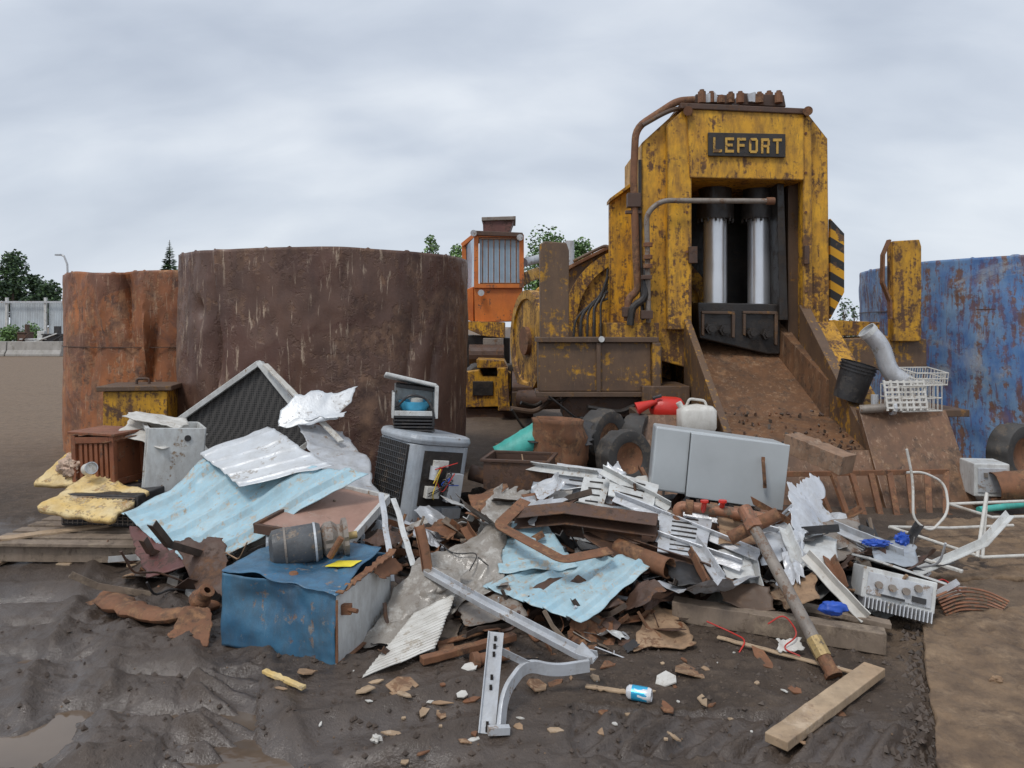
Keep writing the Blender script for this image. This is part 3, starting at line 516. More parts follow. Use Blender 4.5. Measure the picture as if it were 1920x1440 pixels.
# ---------------------------------------------------------------- crane with cab
cr=thing('grab_crane','orange operator cab on a yellow grab crane behind the brown tank','crane',(-.4,15.3,0))
Y=15.; pc=lambda m_,n,mt,bev=.01,par=None,sm=False:build(m_,n,mt,par or cr,bev=bev,smooth=sm)
cab=pc(MB().pp([(889,537),(980,537),(978,602),(890,604)],Y,Y+1.4).pp([(868,545),(888,537),(888,604),(876,600)],Y+.1,Y+1.5),'cab','orange')
for p,q in(((893,437),(893,540)),((978,440),(978,540)),((897,441),(974,441)),((897,536),(974,536))): pc(MB().bar(W(*p,Y-.02),W(*q,Y-.02),.09,.09),'cab_post','orange',.006,cab)
for p,q in(((870,462),(872,548)),((868,460),(893,440))): pc(MB().bar(W(*p,Y+.8),W(*q,Y+.5 if q[0]>890 else Y+.8),.09,.09),'cab_post','orange',.006,cab)
pc(MB().pp([(899,448),(974,448),(974,531),(899,531)],Y+.03,Y+.05),'windscreen','glass',0,cab)
pc(MB().add([W(889,445,Y+.1),W(889,540,Y+.1),W(872,548,Y+1.),W(870,466,Y+1.)],[(0,1,2,3)]),'side_window','glass',0,cab)
m_=MB(); [m_.tube([W(905+i*10.5,446,Y-.05),W(905+i*10.5,533,Y-.05)],.012,6) for i in range(7)]; [m_.tube([W(900,y,Y-.06),W(975,y,Y-.06)],.012,6) for y in(448,531)]
pc(m_,'window_guard','rust',0,cab)
pc(MB().pp([(886,432),(980,436),(982,444),(886,441)],Y-.1,Y+1.4),'cab_roof','darkrust',.01,cab)
pc(MB().pp([(905,412),(964,410),(955,436),(906,437)],Y+.1,Y+.9),'roof_box','maroon',.01,cab); pc(MB().pp([(903,407),(967,405),(967,412),(903,414)],Y+.05,Y+1),'roof_box_lid','pipegrey',.01,cab)
for px,py in((888,437),(975,445),(902,549)): pc(MB().cyl(W(px,py,Y-.2),W(px,py,Y-.08),.065,12),'work_light','galv',.0,cab)
pc(MB().pp([(878,602),(946,604),(946,634),(905,630),(878,618)],Y-.2,Y+1.6),'turntable','yellow')
pc(MB().pp([(870,628),(956,634),(956,690),(870,690)],Y,Y+1),'engine_block','black')
pc(MB().cyl(W(880,665,Y-.4),W(945,665,Y-.4),.2,16),'air_tank','darkrust'); pc(MB().box(W(925,648,Y-.2),(.4,.3,.3)),'engine_filter','pipegrey')
pc(MB().pp([(870,698),(900,694),(905,706),(940,706),(948,694),(958,700),(958,752),(940,762),(870,764)],13.6,14.6),'engine_cover','yellow2'); pc(MB().pp([(893,674),(945,676),(952,690),(895,690)],13.5,14.4),'cover_step','yellow2',.01)
pc(MB().pp([(886,715),(925,715),(925,742),(886,742)],13.56,13.6),'cover_hatch','black'); pc(MB().pp([(932,690),(952,690),(956,770),(934,770)],13.3,13.56),'support_leg','yellow2')
pc(MB().pp([(870,766),(1000,766),(1000,800),(870,800)],13.7,14.8),'lower_frame','darkrust')
for px in(905,960):
    a,b_=MB(),MB(); tyre(a,b_,(Xp(px,14.2),14.2,.5),(.3,-1,0),.5,.4); w_=build(a,'wheel_tyre','tyre',cr,smooth=True); build(b_,'wheel_rim','darkrust',w_,smooth=True)
pc(MB().sweep([(-.12,-.12),(.12,-.12),(.12,.12),(-.12,.12)],fillet(pix([(950,545,15.8),(985,520,16),(1010,512,17),(1045,510,17),(1080,500,17)]),.8)),'boom','yellow2',.01)
pc(MB().tube(pix([(983,492,15.2),(1015,484,15.6)]),.09,12),'boom_ram','galv',0,None,True)
pc(MB().tube(pix([(1068,452,14.5),(1068,500,14.5)]),.09,14),'exhaust_stack','galv',0,None,True)
# ---------------------------------------------------------------- objects round the shear
def bucket(name,mat,c,d,r,h,label,cat,rims=3):
    t=thing(name,label,cat,c); A_=ax(c,d)
    build(MB().lathe([(0,0),(r*.88,0),(r*.92,h*.3),(r,h),(r*.96,h),(r*.88,h*.3),(r*.84,.01),(0,.01)],A_,28),'body',mat,t,smooth=True)
    m_=MB(); [m_.lathe([(r*(.9+.1*z),h*z-.006),(r*(.9+.1*z)+.012,h*z-.006),(r*(.9+.1*z)+.012,h*z+.01),(r*(.9+.1*z),h*z+.01)],A_,28) for z in [1-.09*k for k in range(rims)]]
    build(m_,'rim',mat,t,smooth=True); return t
bucket('bucket','blackpl',W(1590,748,7.8),(.25,-.15,1),.17,.38,'black ribbed plastic bucket on the machine deck beside the silver duct','bucket')
t=thing('flexible_duct','silver ribbed flexible duct bending over on the machine deck','duct',W(1680,765,7.7))
P_=fillet(pix([(1628,622,7.6),(1652,648,7.6),(1668,700,7.6),(1705,722,7.6)]),.2,10)
P2=[]; 
for a,b_ in zip(P_,P_[1:]):
    n_=max(1,int((b_-a).length/.008)); P2+=[a.lerp(b_,k/n_) for k in range(n_)]
build(MB().tube(P2,.085,18,sc=[1+.07*(k%2) for k in range(len(P2))]),'hose','alu',t,smooth=True,ang=80)
m_=MB(); m_.lathe([(.085,0),(.095,0),(.095,.05),(.085,.05)],ax(P_[0]-V((.02,0,-.02)),(.6,0,-.6)),20); build(m_,'collar','white',t)
def basket(c,w,d,h,mt,lb,rz=0,n=8,tilt=0):
    t=thing('wire_basket',lb,'basket',c); T_=TM(c,tilt,0,rz); m_=MB(T_)
    for z in(0,h*.5,h):
        m_.tube([(-w/2,-d/2,z),(w/2,-d/2,z),(w/2,d/2,z),(-w/2,d/2,z),(-w/2,-d/2,z)],.007,6)
    build(m_,'rim',mt,t); m_=MB(T_)
    for k in range(n+1):
        x=-w/2+w*k/n; m_.tube([(x,-d/2,h),(x,-d/2,0),(x,d/2,0),(x,d/2,h)],.005,5)
    for k in range(n//2+1):
        y=-d/2+d*2*k/n; m_.tube([(-w/2,y,h),(-w/2,y,0),(w/2,y,0),(w/2,y,h)],.005,5)
    build(m_,'wire_grid',mt,t)
basket(W(1708,768,7.45),.45,.3,.25,'plw','white plastic slatted basket, lower of two beside the silver duct',12,10)
basket(W(1728,716,7.6),.34,.3,.12,'plw','small wire basket stacked above the white slatted basket',8,12,8)
t=thing('slatted_tray','white slatted plastic tray standing against the lower basket','tray',W(1705,772,7.25)); m_=MB(TM(W(1702,770,7.25),-12,0,8))
for k in range(6): m_.box((0,0,.03+k*.05),(.44,.012,.02))
for k in range(7): m_.box((-.21+k*.07,.002,.15),(.02,.014,.3))
build(m_,'lattice','plw',t)
t=thing('pipe_valve','grey pipe fitting with valve lying on the deck beside the baskets','valve',W(1640,770,7.4)); build(MB().tube(pix([(1612,768,7.4),(1672,764,7.3)]),.045,12),'pipe','pipegrey',t,smooth=True); build(MB().cyl(W(1640,768,7.38),W(1640,740,7.38),.035,10),'valve_stem','galv',t,smooth=True); build(MB().lathe([(.045,0),(.075,0),(.075,.03),(.045,.03)],ax(W(1670,764,7.3),(1,0,0)),14),'flange','galv',t)
t=thing('fire_extinguisher','red fire extinguisher lying on its side with horn, on the machine deck','fire extinguisher',W(1240,790,7.5)); Y=7.62
build(MB().lathe([(0,0),(.07,.01),(.115,.05),(.125,.1),(.125,.28),(.1,.33),(.03,.36),(0,.36)],ax(W(1284,768,Y),(-1,0,.05)),24),'cylinder','red',t,smooth=True)
build(MB().lathe([(.015,0),(.03,.05),(.065,.22),(.06,.22),(.0,.05)],ax(W(1232,752,Y-.1),(-.95,0,-.35)),16),'horn','red',t,smooth=True)
build(MB().tube(pix([(1224,766,Y-.05),(1226,746,Y-.1),(1240,742,Y-.1)]),.018,8),'handle','blackpl',t,smooth=True)
t=thing('plastic_jug','cloudy white plastic jug sitting beside the red extinguisher','jug',W(1305,800,7.5)); c=W(1306,806,7.4); hh=.26
build(MB().lathe([(0,0),(.17,0),(.185,.03),(.185,hh*.75),(.15,hh*.9),(.0,hh)],Matrix.Translation(c)@Matrix.Diagonal((1.05,.7,1,1)),24,0,lambda i,j:1/max(abs(math.cos(i/24*2*PI)),abs(math.sin(i/24*2*PI)))**.55 if j else 1),'jug_body','plw',t,smooth=True,ang=50); build(MB().lathe([(0,.06),(.03,.06),(.03,0),(0,0)],Matrix.Translation(c+V((-.15,0,hh*.85)))@Euler((0,-.5,0)).to_matrix().to_4x4(),12),'cap','plw',t); build(MB().tube(fillet([c+V((-.1,0,hh*.93)),c+V((-.07,0,hh+.05)),c+V((.08,0,hh+.03)),c+V((.1,0,hh*.9))],.03),.013,8),'grip','plw',t,smooth=True)
def lumpy(r,h,c,d,mt,name,lb,cat,dent=.12,seed=0,n=40):
    m_=MB(); A_=ax(c,d); vs=[];K=14
    for i in range(n):
        a=2*PI*i/n
        for j in range(K):
            z=h*j/(K-1); rr=r*(1+dent*nz.noise(V((math.cos(a)*1.5,math.sin(a)*1.5,z*3+seed)))*2+(.04 if j in(0,4,9,13) else 0)); vs.append(A_@V((rr*math.cos(a),rr*math.sin(a),z)))
    m_.add(vs,[(i*K+j,((i+1)%n)*K+j,((i+1)%n)*K+j+1,i*K+j+1) for i in range(n) for j in range(K-1)]); return build(m_,name,mt,None,lb,cat,smooth=True,solid=.006)
lumpy(.24,.50,W(1048,890,6.7),(.05,.05,1),'rust','crushed_barrel','crushed rusty brown barrel left of the machine tyres','barrel',.16,3)
lumpy(.125,.42,W(938,862,6.7),(.85,.1,.5),'teal','plastic_pipe_piece','teal green plastic tube lying tilted against rusty bins','tube',.03,5)
sheet('rubber_sheet','blackpl',[(992,825,6.6),(1012,792,7.0),(1118,790,7.0),(1110,835,6.6)],'black crumpled rubber sheet draped over the crushed barrel','rubber sheet',cr=.025,cfr=4,amp=.05,rag=.12,curl=lambda u,v:.10*math.sin(PI*u)*math.sin(PI*v))
def bin_(cs0,w,d,h,rz,mt,lb,cat='bin',ry=0):
    c=W(*cs0); T_=TM(c,0,ry,rz); t=thing('open_bin',lb,cat,c); m_=MB(T_); th=.012
    for x,y,a,b_ in((0,-d/2,w,th),(0,d/2,w,th),(-w/2,0,th,d-2*th),(w/2,0,th,d-2*th)): m_.box((x,y,h/2),(a,b_,h))
    m_.box((0,0,.01),(w-.03,d-.03,.02)); build(m_,'wall',mt,t); m_=MB(T_)
    for x,y,a,b_ in((0,-d/2-.01,w+.05,.03),(0,d/2+.01,w+.05,.03),(-w/2-.01,0,.03,d-.02),(w/2+.01,0,.03,d-.02)): m_.box((x,y,h+.012),(a,b_,.022))
    build(m_,'rim',mt,t,bev=.003)
bin_((975,945,6.2),.52,.4,.38,-12,'darkrust','rusted dark open steel bin below the teal tube')
bin_((985,895,7.2),.5,.35,.28,6,'grime','brown open steel box wedged behind the crushed barrel')
a,b_=MB(),MB(); tyre(a,b_,W(1085,845,7.3),(.9,-.5,.1),.27,.2); t=thing('truck_tyre','worn black tyre leaning behind the crushed barrel','tyre',W(1085,890,7.3)); build(a,'tread',"tyre",t,smooth=True); build(b_,'rim','darkrust',t,smooth=True)
c=V((Xp(268,7.7),7.7,0)); t=thing('yellow_steel_box','worn yellow steel box with lifting lug in front of the orange tank','box',c); build(MB(TM(c,0,0,10)).box((0,0,.52),(.6,.5,1.04)),'body','yellow2',t,bev=.01); build(MB(TM(c,0,0,10)).box((0,0,1.07),(.7,.58,.05)),'lid','grime',t,bev=.008)
m_=MB(TM(c,0,0,10)); m_.tube(fillet([(-.06,0,1.09),(-.06,0,1.15),(.06,0,1.15),(.06,0,1.09)],.03),.014,8); build(m_,'handle','darkrust',t,smooth=True)
a,b_=MB(),MB(); tyre(a,b_,(Xp(1900,7.4),7.4,.33+.1),(.5,-1,0),.30,.22); t=thing('truck_tyre','black tyre at the right edge below the blue tank','tyre',(Xp(1900,7.4),7.4,.1)); build(a,'tread',"tyre",t,smooth=True); build(b_,'rim','rust',t,smooth=True)
lumpy(.13,.4,W(1862,915,6.7),(1,-.1,.12),'rust','rusty_drum','rusty red brown drum lying at the right edge below the tyre','drum',.04,2)
c=W(1845,925,6.9); t=thing('electrical_box','dirty white electrical box with latches beside the sloped apron','box',c); build(MB(TM(c,0,0,-8)).box((0,0,.15),(.3,.3,.3)),'body','white',t,bev=.01); build(MB(TM(c,0,0,-8)).box((0,-.155,.15),(.24,.012,.22)),'door','galv',t,bev=.003)
for x in(.05,-.06): build(MB(TM(c,0,0,-8)).box((x,-.168,.2),(.03,.012,.04)),'latch','pipegrey',t)
build(MB().tube(pix([(1835,956,6.4),(1960,940,6.6)]),.028,12),'drain_pipe','teal',None,'pale green plastic pipe behind the white tube frame','pipe',smooth=True)
build(MB().tube(fillet([on(1790,905)+V((0,0,.05))]+pix([(1840,890,6.9),(1880,905,6.8),(1930,880,7.)]),.2),.02,8),'black_hose','blackpl',None,'black hose winding past the rusty drum at right','hose',smooth=True)
t=thing('rusty_ladder','long rusty ladder leaning on the sloped machine apron','ladder',W(1650,972,6.75)); T0,T1,B0,B1=W(1468,889,6.75),W(1778,884,6.85),W(1560,972,6.62),W(1785,968,6.62)
for p,q in((T0,T1),(B0,B1)): build(MB().bar(p,q,.035,.045),'rail','rust',t,bev=.003)
for k in range(8): 
    f=.16+k*.115; build(MB().bar(T0.lerp(T1,f+.02),B0.lerp(B1,max(0,f-.16)*1.18),.05,.03),'rung','rust',t)
def plank(name,p,q,w,h,mt,lb,cat='plank',splinter=0,n=14,seed=0,up=(0,0,1)):
    p,q=vv(p),vv(q); prof=[(-w/2,-h/2),(w/2,-h/2),(w/2,h/2),(-w/2,h/2)]; m_=MB(); pts=[p.lerp(q,i/n)+V((0,0,.004*nz.noise(V((i*.7,seed,0))))) for i in range(n+1)]
    m_.sweep(prof,pts,up=up,sc=[1+splinter*nz.noise(V((i*1.1,seed,1))) for i in range(n+1)]); return build(m_,name,mt,None,lb,cat,bev=.004)
plank('timber_block',(1482,828,6.3),(1590,872,5.9),.2,.15,'woodblock','short thick splintered timber block right of the grey cabinet','timber',.16)
# ---------------------------------------------------------------- grey cabinet
Pf=[W(1230,799,5.3),W(1476,833,5.2),W(1462,953,5.2),W(1219,918,5.3)]; dd=V((.06,.42,-.03))
t=thing('metal_cabinet','smooth grey steel cabinet lying on its side with a rusty handle','cabinet',W(1340,940,5.4))
m_=MB(); m_.hexa([Pf[3],Pf[2],Pf[3]+dd,Pf[2]+dd,Pf[0],Pf[1],Pf[0]+dd,Pf[1]+dd]); build(m_,'housing','cabinet',t,bev=.014)
u=(Pf[1]-Pf[0]);n_=V((.0,-.008,0)); dpts=[Pf[0]+u*.27+n_+V((0,0,-.01)),Pf[1]+u*.012+n_,Pf[2]+u*.012+n_+V((0,0,-.008)),Pf[3]+u*.27+n_+V((0,0,-.008))]
bk=V((0,-.022,0))
build(MB().hexa([dpts[3]+bk,dpts[2]+bk,dpts[3],dpts[2],dpts[0]+bk,dpts[1]+bk,dpts[0],dpts[1]]),'door','cabinet',t,bev=.006)
build(MB().bar(dpts[0]+V((-.004,-.001,0)),dpts[3]+V((-.004,-.001,0)),.004,.004,up=(0,-1,0)),'door_seam','blackpl',t)
build(MB().tube(fillet(pix([(1431,866,5.15),(1431,866,5.10),(1434,906,5.10),(1434,906,5.15)]),.02),.012,8),'handle','rust',t,smooth=True)
for c in((1431,861,5.155),(1434,911,5.155)): build(MB().box(W(*c),(.022,.012,.03)),'handle_mount','rust',t)
# ---------------------------------------------------------------- left end of the pile
c=V((-3.1,5.7,.02)); t=thing('wooden_pallet','weathered wooden pallet on the mud at the lower left','pallet',c); T_=TM(c,0,0,-2)
m_=MB(T_); [m_.box((0,-.48+k*.16,.155),(1.15,.11,.022)) for k in range(7)]; build(m_,'deck_boards','oldwood',t,bev=.003)
for y in(-.47,0,.47): build(MB(T_).box((0,y,.085),(1.13,.05,.115)),'stringer','oldwood',t,bev=.003)
m_=MB(T_); [m_.box((x,0,.015),(.1,1.04,.02)) for x in(-.5,0,.5)]; build(m_,'bottom_board','wood',t,bev=.003)
plank('loose_board',V((-3.65,5.25,.19)),V((-2.95,5.7,.195)),.1,.02,'wood','loose pale board lying on the corner of the pallet')
c=V((-3.07,5.85,.19)); t=thing('grille_unit','dark cooling unit with wire grille under the yellow foam','cooling unit',c); T_=TM(c,0,0,-6); build(MB(T_).box((0,0,.12),(.62,.5,.24)),'housing','blackpl',t,bev=.01)
m_=MB(T_); [m_.box((0,-.262,.03+k*.024),(.58,.006,.006)) for k in range(9)]; [m_.box((-.28+k*.04,-.268,.12),(.005,.005,.2)) for k in range(15)]; build(m_,'grille','pipegrey',t)
sheet('foam_sheet','foam',[(70,955,5.45),(182,884,6.0),(278,925,5.7),(205,982,5.35)],'lower torn yellow foam insulation sheet draped over the dark grille unit','foam sheet',amp=.03,fr=3,cr=.006,cfr=9,rag=.07,th=.035)
sheet('foam_sheet','foam',[(62,908,5.9),(145,840,6.2),(184,852,6.2),(178,915,5.9)],'upper torn yellow foam piece at the left end of the pile','foam sheet',amp=.03,fr=4,cr=.006,cfr=9,rag=.07,th=.04,seed=4)
def blob(name,mt,c,r,lb,cat,seed=0,amp=.3,fr=1.5,**k):
    m_=MB(); n=28;K=16;vs=[]
    for i in range(n):
        for j in range(K+1):
            th=PI*j/K;a=2*PI*i/n;d=V((math.sin(th)*math.cos(a),math.sin(th)*math.sin(a),math.cos(th))); q=1+amp*nz.fractal(d*fr+V((seed,0,0)),.8,2.2,4); vs.append(c+V((d.x*r[0],d.y*r[1],d.z*r[2]))*q)
    m_.add(vs,[(i*(K+1)+j,((i+1)%n)*(K+1)+j,((i+1)%n)*(K+1)+j+1,i*(K+1)+j+1) for i in range(n) for j in range(K)]); return build(m_,name,mt,None,lb,cat,smooth=True,ang=60,**k)
blob('insulation_fluff','fluff',W(138,875,6.0),(.12,.1,.09),'fluffy pinkish insulation lump on the upper yellow foam','insulation',3,.5,2.2)
c=W(163,880,5.8); t=thing('small_can','small white can lying on the foam beside the brown crate','can',c); build(MB().cyl(c,c+V((.06,-.05,.02)),.045,18),'body','plw',t,smooth=True); build(MB().lathe([(.04,0),(.048,0),(.048,.01),(.04,.01)],ax(c+V((.06,-.05,.02)),(.6,-.5,.2)),18),'rim','galv',t)
c=W(208,905,6.05); t=thing('wooden_crate','reddish brown slatted wooden crate between yellow foam and white appliance','crate',c); T_=TM(c,0,-3,-14)
build(MB(T_).box((0,0,.2),(.34,.3,.36)),'panel','brownwood',t)
m_=MB(T_)
for x in(-.18,.18):
    for y in(-.16,.16): m_.box((x,y,.2),(.04,.04,.42))
for z in(.03,.37): 
    m_.box((0,-.165,z),(.32,.03,.05)); m_.box((-.185,0,z),(.03,.28,.05)); m_.box((.185,0,z),(.03,.28,.05))
build(m_,'frame','brownwood',t,bev=.004)
m_=MB(T_); [m_.box((-.12+k*.048,-.158,.2),(.026,.016,.28)) for k in range(6)]; build(m_,'slats','brownwood',t)
build(MB(T_@TM((0,0,.42),0,4,0)).box((0,0,0),(.44,.38,.02)),'lid','brownwood',t,bev=.004)
sheet('rusty_flap','rust',[(175,822,5.95),(240,812,6.1),(262,818,6.0),(200,828,5.8)],'curled brown sheet flap lying on top of the wooden crate','sheet',amp=.03,rag=.15)
c=W(318,915,6.15); t=thing('white_appliance','white enamel appliance box with an open dark side, beside the brown crate','appliance',c); T_=TM(c,0,4,30)
m_=MB(T_); w,h,d=.42,.52,.46
for x,y,a,b_ in((0,-d/2,w,.02),(0,d/2,w,.02),(w/2,0,.02,d-.04)): m_.box((x,y,h/2),(a,b_,h))
m_.box((0,0,.01),(w-.04,d-.04,.02)); build(m_,'casing','white',t,bev=.004)
build(MB(T_).box((-w/2+.03,0,h/2),(.02,d-.05,h-.04)),'inner_wall','darkrust',t); m_=MB(T_)
for y in(-d/2+.02,d/2-.02): m_.box((-w/2,y,h/2),(.03,.03,h))
m_.box((-w/2,0,.02),(.03,d-.08,.03)); m_.box((-w/2,0,h-.02),(.03,d-.08,.03)); build(m_,'frame','white',t,bev=.003); build(MB(T_).cyl((.08,-d/2-.02,h-.08),(.08,-d/2-.008,h-.08),.025,16),'knob','blackpl',t)
sheet('crumpled_lid_sheet','plw',[(222,808,6.0),(262,778,6.3),(398,815,6.3),(300,842,5.85)],'cream crumpled sheet lid lying over the white appliance','sheet',amp=.03,cr=.008,rag=.08,seed=5,th=.008)
sheet('crumpled_lid_sheet','plw',[(228,782,6.05),(262,774,6.3),(352,792,6.3),(340,808,6.0)],'smaller cream folded flap on top of the crumpled lid sheet','sheet',amp=.04,cr=.01,rag=.08,seed=8,th=.008)
Q=[W(337,787,6.95),W(487,680,6.8),W(598,818,6.6),W(448,925,6.7)]
t=thing('screen_panel','large black mesh screen in a white metal frame, tilted on one corner','screen panel',W(460,925,6.7))
for i in range(4): build(MB().bar(Q[i],Q[(i+1)%4],.05 ,.075 if i<2 else .06,up=(0,1,0)),'frame_rail','white',t,bev=.005)
bk=V((0,.03,0)); build(MB().add([q+bk for q in Q],[(0,1,2,3)]),'mesh_screen','mesh',t,solid=.004)
plank('white_trim_strip',(497,683,6.7),(640,828,6.1),.055,.02,'plw','white metal trim strip running down beside the mesh screen','trim')
# silver sheets
sheet('crumpled_sheet','silver',[(528,815,6.1),(545,745,6.3),(662,738,6.4),(640,790,6.1)],'crumpled bright silver sheet curling up behind the flat silver roofing','metal sheet',cr=.028,cfr=4.,amp=.09,rag=.1,curl=lambda u,v:.10*math.cos(u*5.5),seed=2,nu=40,nv=30)
sheet('roofing_sheet','silver',[(378,856,5.8),(455,932,5.2),(632,893,5.35),(505,812,6.1)],'flat silver white roofing sheet lying on the pale blue sheet','roofing sheet',amp=.03,fr=1.8,cr=.006,cfr=4,corr=5,camp=.010,rag=.04,seed=3,curl=lambda u,v:.05+.02*u)
sheet('roofing_sheet','galv',[(548,800,6.3),(600,905,5.5),(722,955,5.4),(655,805,6.4)],'dull grey roofing sheet sloping down beside the air conditioner','roofing sheet',amp=.08,cr=.012,cfr=3,corr=4,camp=.01,rag=.04,seed=6)
sheet('roofing_sheet','ltblue',[(228,965,5.35),(352,1060,4.75),(690,897,5.2),(400,866,5.8)],'large pale blue corrugated roofing sheet across the left of the pile','roofing sheet',amp=.04,fr=2.0,cr=.007,cfr=3.5,corr=5,camp=.028,rag=.03,seed=1,nu=70,nv=60,curl=lambda u,v:-.03*math.sin(v*5)-.02*math.exp(-((v-.18)/.04)**2)*u)
sheet('maroon_panel','maroon',[(245,985,5.2),(280,1088,4.7),(425,1050,4.7),(360,990,5.2)],'dark maroon torn sheet hanging below the pale blue roofing','metal sheet',amp=.06,cr=.015,cfr=3,rag=.08,seed=4)
sheet('dark_sheet','darkrust',[(330,1020,4.85),(370,1110,4.5),(440,1120,4.45),(420,1010,4.8)],'dark bent scrap sheet standing between blue roofing and blue box','metal sheet',amp=.06,cr=.02,rag=.1,seed=14)
t=thing('framed_panel','faded pinkish brown panel with white metal edge behind the motor','panel',W(600,1000,5.1)); Q=[W(478,990,4.85),W(625,912,5.5),W(728,935,5.3),W(655,1018,4.7)]
build(sheetmb(Q,amp=.01,rag=0),'panel','pink',t,smooth=True,solid=.02)
for i in range(4): build(MB().bar(Q[i],Q[(i+1)%4],.03,.06),'edge_rail','white' if i in(1,2) else 'darkrust',t,bev=.003)
c=W(590,1060,5.0); t=thing('black_grille_box','black louvred box beneath the pinkish brown panel','grille box',c); T_=TM(c,0,0,18); build(MB(T_).box((0,0,.12),(.62,.4,.24)),'housing','grey',t,bev=.01); m_=MB(T_); [m_.box((0,-.206,.03+k*.03),(.56,.02,.01),Euler((.5,0,0)).to_matrix()) for k in range(7)]; build(m_,'louvre','blackpl',t)
# AC unit
c=V((Xp(774,6.0),6.0,.12)); t=thing('air_conditioner','grey outdoor air conditioner with coil grille and exposed wiring','air conditioner',c); T_=TM(c,2,9,40); s=.56; h=.73
def rbox(m_,w,d,z0,z1,r=.06,n=6):
    pr=[]
    for cx_,cy_,a in((w/2-r,d/2-r,0),(-w/2+r,d/2-r,90),(-w/2+r,-d/2+r,180),(w/2-r,-d/2+r,270)):
        pr+=[(cx_+r*math.cos(R(a+90*k/n)),cy_+r*math.sin(R(a+90*k/n))) for k in range(n+1)]
    k=len(pr); return m_.add([(x,y,z0) for x,y in pr]+[(x,y,z1) for x,y in pr],[tuple(range(k))[::-1],tuple(range(k,2*k))]+[(i,(i+1)%k,k+(i+1)%k,k+i) for i in range(k)])
build(rbox(MB(T_),s,s,.04,h-.08,.10),'casing','grey',t,bev=.004); build(rbox(MB(T_),s+.06,s+.06,h-.08,h,.17),'top_cap','grey',t,bev=.035); build(rbox(MB(T_),s+.03,s+.03,0,.04,.12),'base_pan','grey',t,bev=.004)
build(MB(T_).box((-s/2-.003,.0,.36),(.012,s-.14,.56)),'coil','black',t)
m_=MB(T_); [m_.box((-s/2-.014,-.2+k*.0285,.36),(.004,.004,.56)) for k in range(15)]; [m_.box((-s/2-.02,.0,.1+k*.042),(.004,s-.14,.004)) for k in range(13)]; build(m_,'grille','motor',t)
build(MB(T_).box((-.0,-s/2-.006,.40),(.36,.014,.42)),'wiring_bay','black',t)
build(MB(T_).box((.11,-s/2-.04,.34),(.13,.06,.22)),'control_box','galv',t,bev=.003)
build(MB(T_).box((-.08,-s/2-.03,.30),(.12,.05,.09)),'terminal_block','plw',t,bev=.003); build(MB(T_).box((-.03,-s/2-.025,.52),(.14,.02,.05)),'terminal_block','plw',t,bev=.003)
build(MB(T_).cyl((-.09,-s/2-.04,.40),(-.09,-s/2-.04,.5),.035,16),'capacitor','alu',t,smooth=True)
build(MB(T_).box((.14,-s/2-.015,.11),(.18,.02,.13)),'service_panel','galv',t,bev=.003)
for mt in('wred','blackpl','blackpl','wblue','wyel','wred','pipegrey','blackpl','blackpl'):
    p=[V((rnd.uniform(-.14,.14),-s/2-.04-rnd.uniform(.0,.05),rnd.uniform(.25,.56))) for _ in range(4)]; build(MB(T_).tube(fillet(p,.05),.004,6),'wire',mt,t,smooth=True)
c=V((Xp(775,6.05),6.05,.85)); t=thing('gutted_appliance','small gutted appliance with raised lid and blue bowl on the air conditioner','appliance',c); T_=TM(c,0,2,10)
m_=MB(T_); [m_.box((0,0,.015+k*.026),(.33-.01*(k%2),.26,.014)) for k in range(5)]; build(m_,'slatted_base','blackpl',t,bev=.003)
m_=MB(T_); m_.box((-.17,0,.21),(.02,.25,.2)); m_.box((.17,0,.24),(.03,.25,.26)); m_.box((0,.12,.24),(.32,.02,.26)); m_.box((0,-.12,.15),(.32,.02,.04)); build(m_,'body_frame','white',t,bev=.004)
build(MB(T_).lathe([(0,.13),(.08,.13),(.12,.2),(.13,.24),(.12,.24),(.07,.15),(0,.15)],Matrix(),24),'bowl','sky',t,smooth=True)
m_=MB(T_); m_.lathe([(0,.2),(.05,.2),(.05,.26),(0,.27)],TM((.02,-.02,0)),18); build(m_,'motor_core','plw',t,smooth=True)
build(MB(T_).tube(fillet([(-.14,-.1,.2),(-.05,-.14,.3),(.08,-.12,.28),(.15,-.13,.18),(.15,-.13,.05)],.05),.01,8),'cord','blackpl',t,smooth=True)
build(MB(T_@TM((-.04,.02,.4),-8,12,0)).box((0,0,0),(.42,.26,.03)),'lid','white',t,bev=.01)
build(MB(T_@TM((.02,.06,.345),0,6,0)).box((0,0,0),(.34,.2,.03)),'filter_tray','blackpl',t,bev=.005)
# ---------------------------------------------------------------- blue box + motor
FL,FR,BR_=V((-1.54,3.97,0)),V((-.88,3.74,-.01)),V((-.70,4.3,.0)); BL_=FL+(BR_-FR)
H=.385; up=lambda p,h:p+V((0,0,h))
t=thing('blue_metal_box','dented blue metal box with a white side, at the front of the pile','metal box',(FL+FR+BR_+BL_)/4)
dn=lambda a,b_,k=.04:(lambda u,v:-k*math.exp(-((u-a)/.22)**2-((v-b_)/.28)**2)-.012*math.exp(-abs(u+v*.4-1.)/.04))
build(sheetmb([FL,FR,up(FR,H-.01),up(FL,H)],nu=40,nv=30,amp=.022,fr=4,rag=0,cr=.004,cfr=7,curl=dn(.35,.7)),'front_panel','bluebox',t,smooth=True,solid=.004)
build(sheetmb([up(FL,H+.01),up(FR+V((.01,-.01,0)),H),up(BR_+V((-.05,-.02,0)),H+.04),up(BL_,H+.03)],nu=40,nv=30,amp=.03,fr=4,cr=.009,rag=.04,curl=dn(.6,.5,.03)),'top_panel','bluebox',t,smooth=True,solid=.004)
build(sheetmb([FL,up(FL,H),up(BL_,H),BL_],amp=.012,rag=0),'side_panel','bluebox',t,smooth=True,solid=.004)
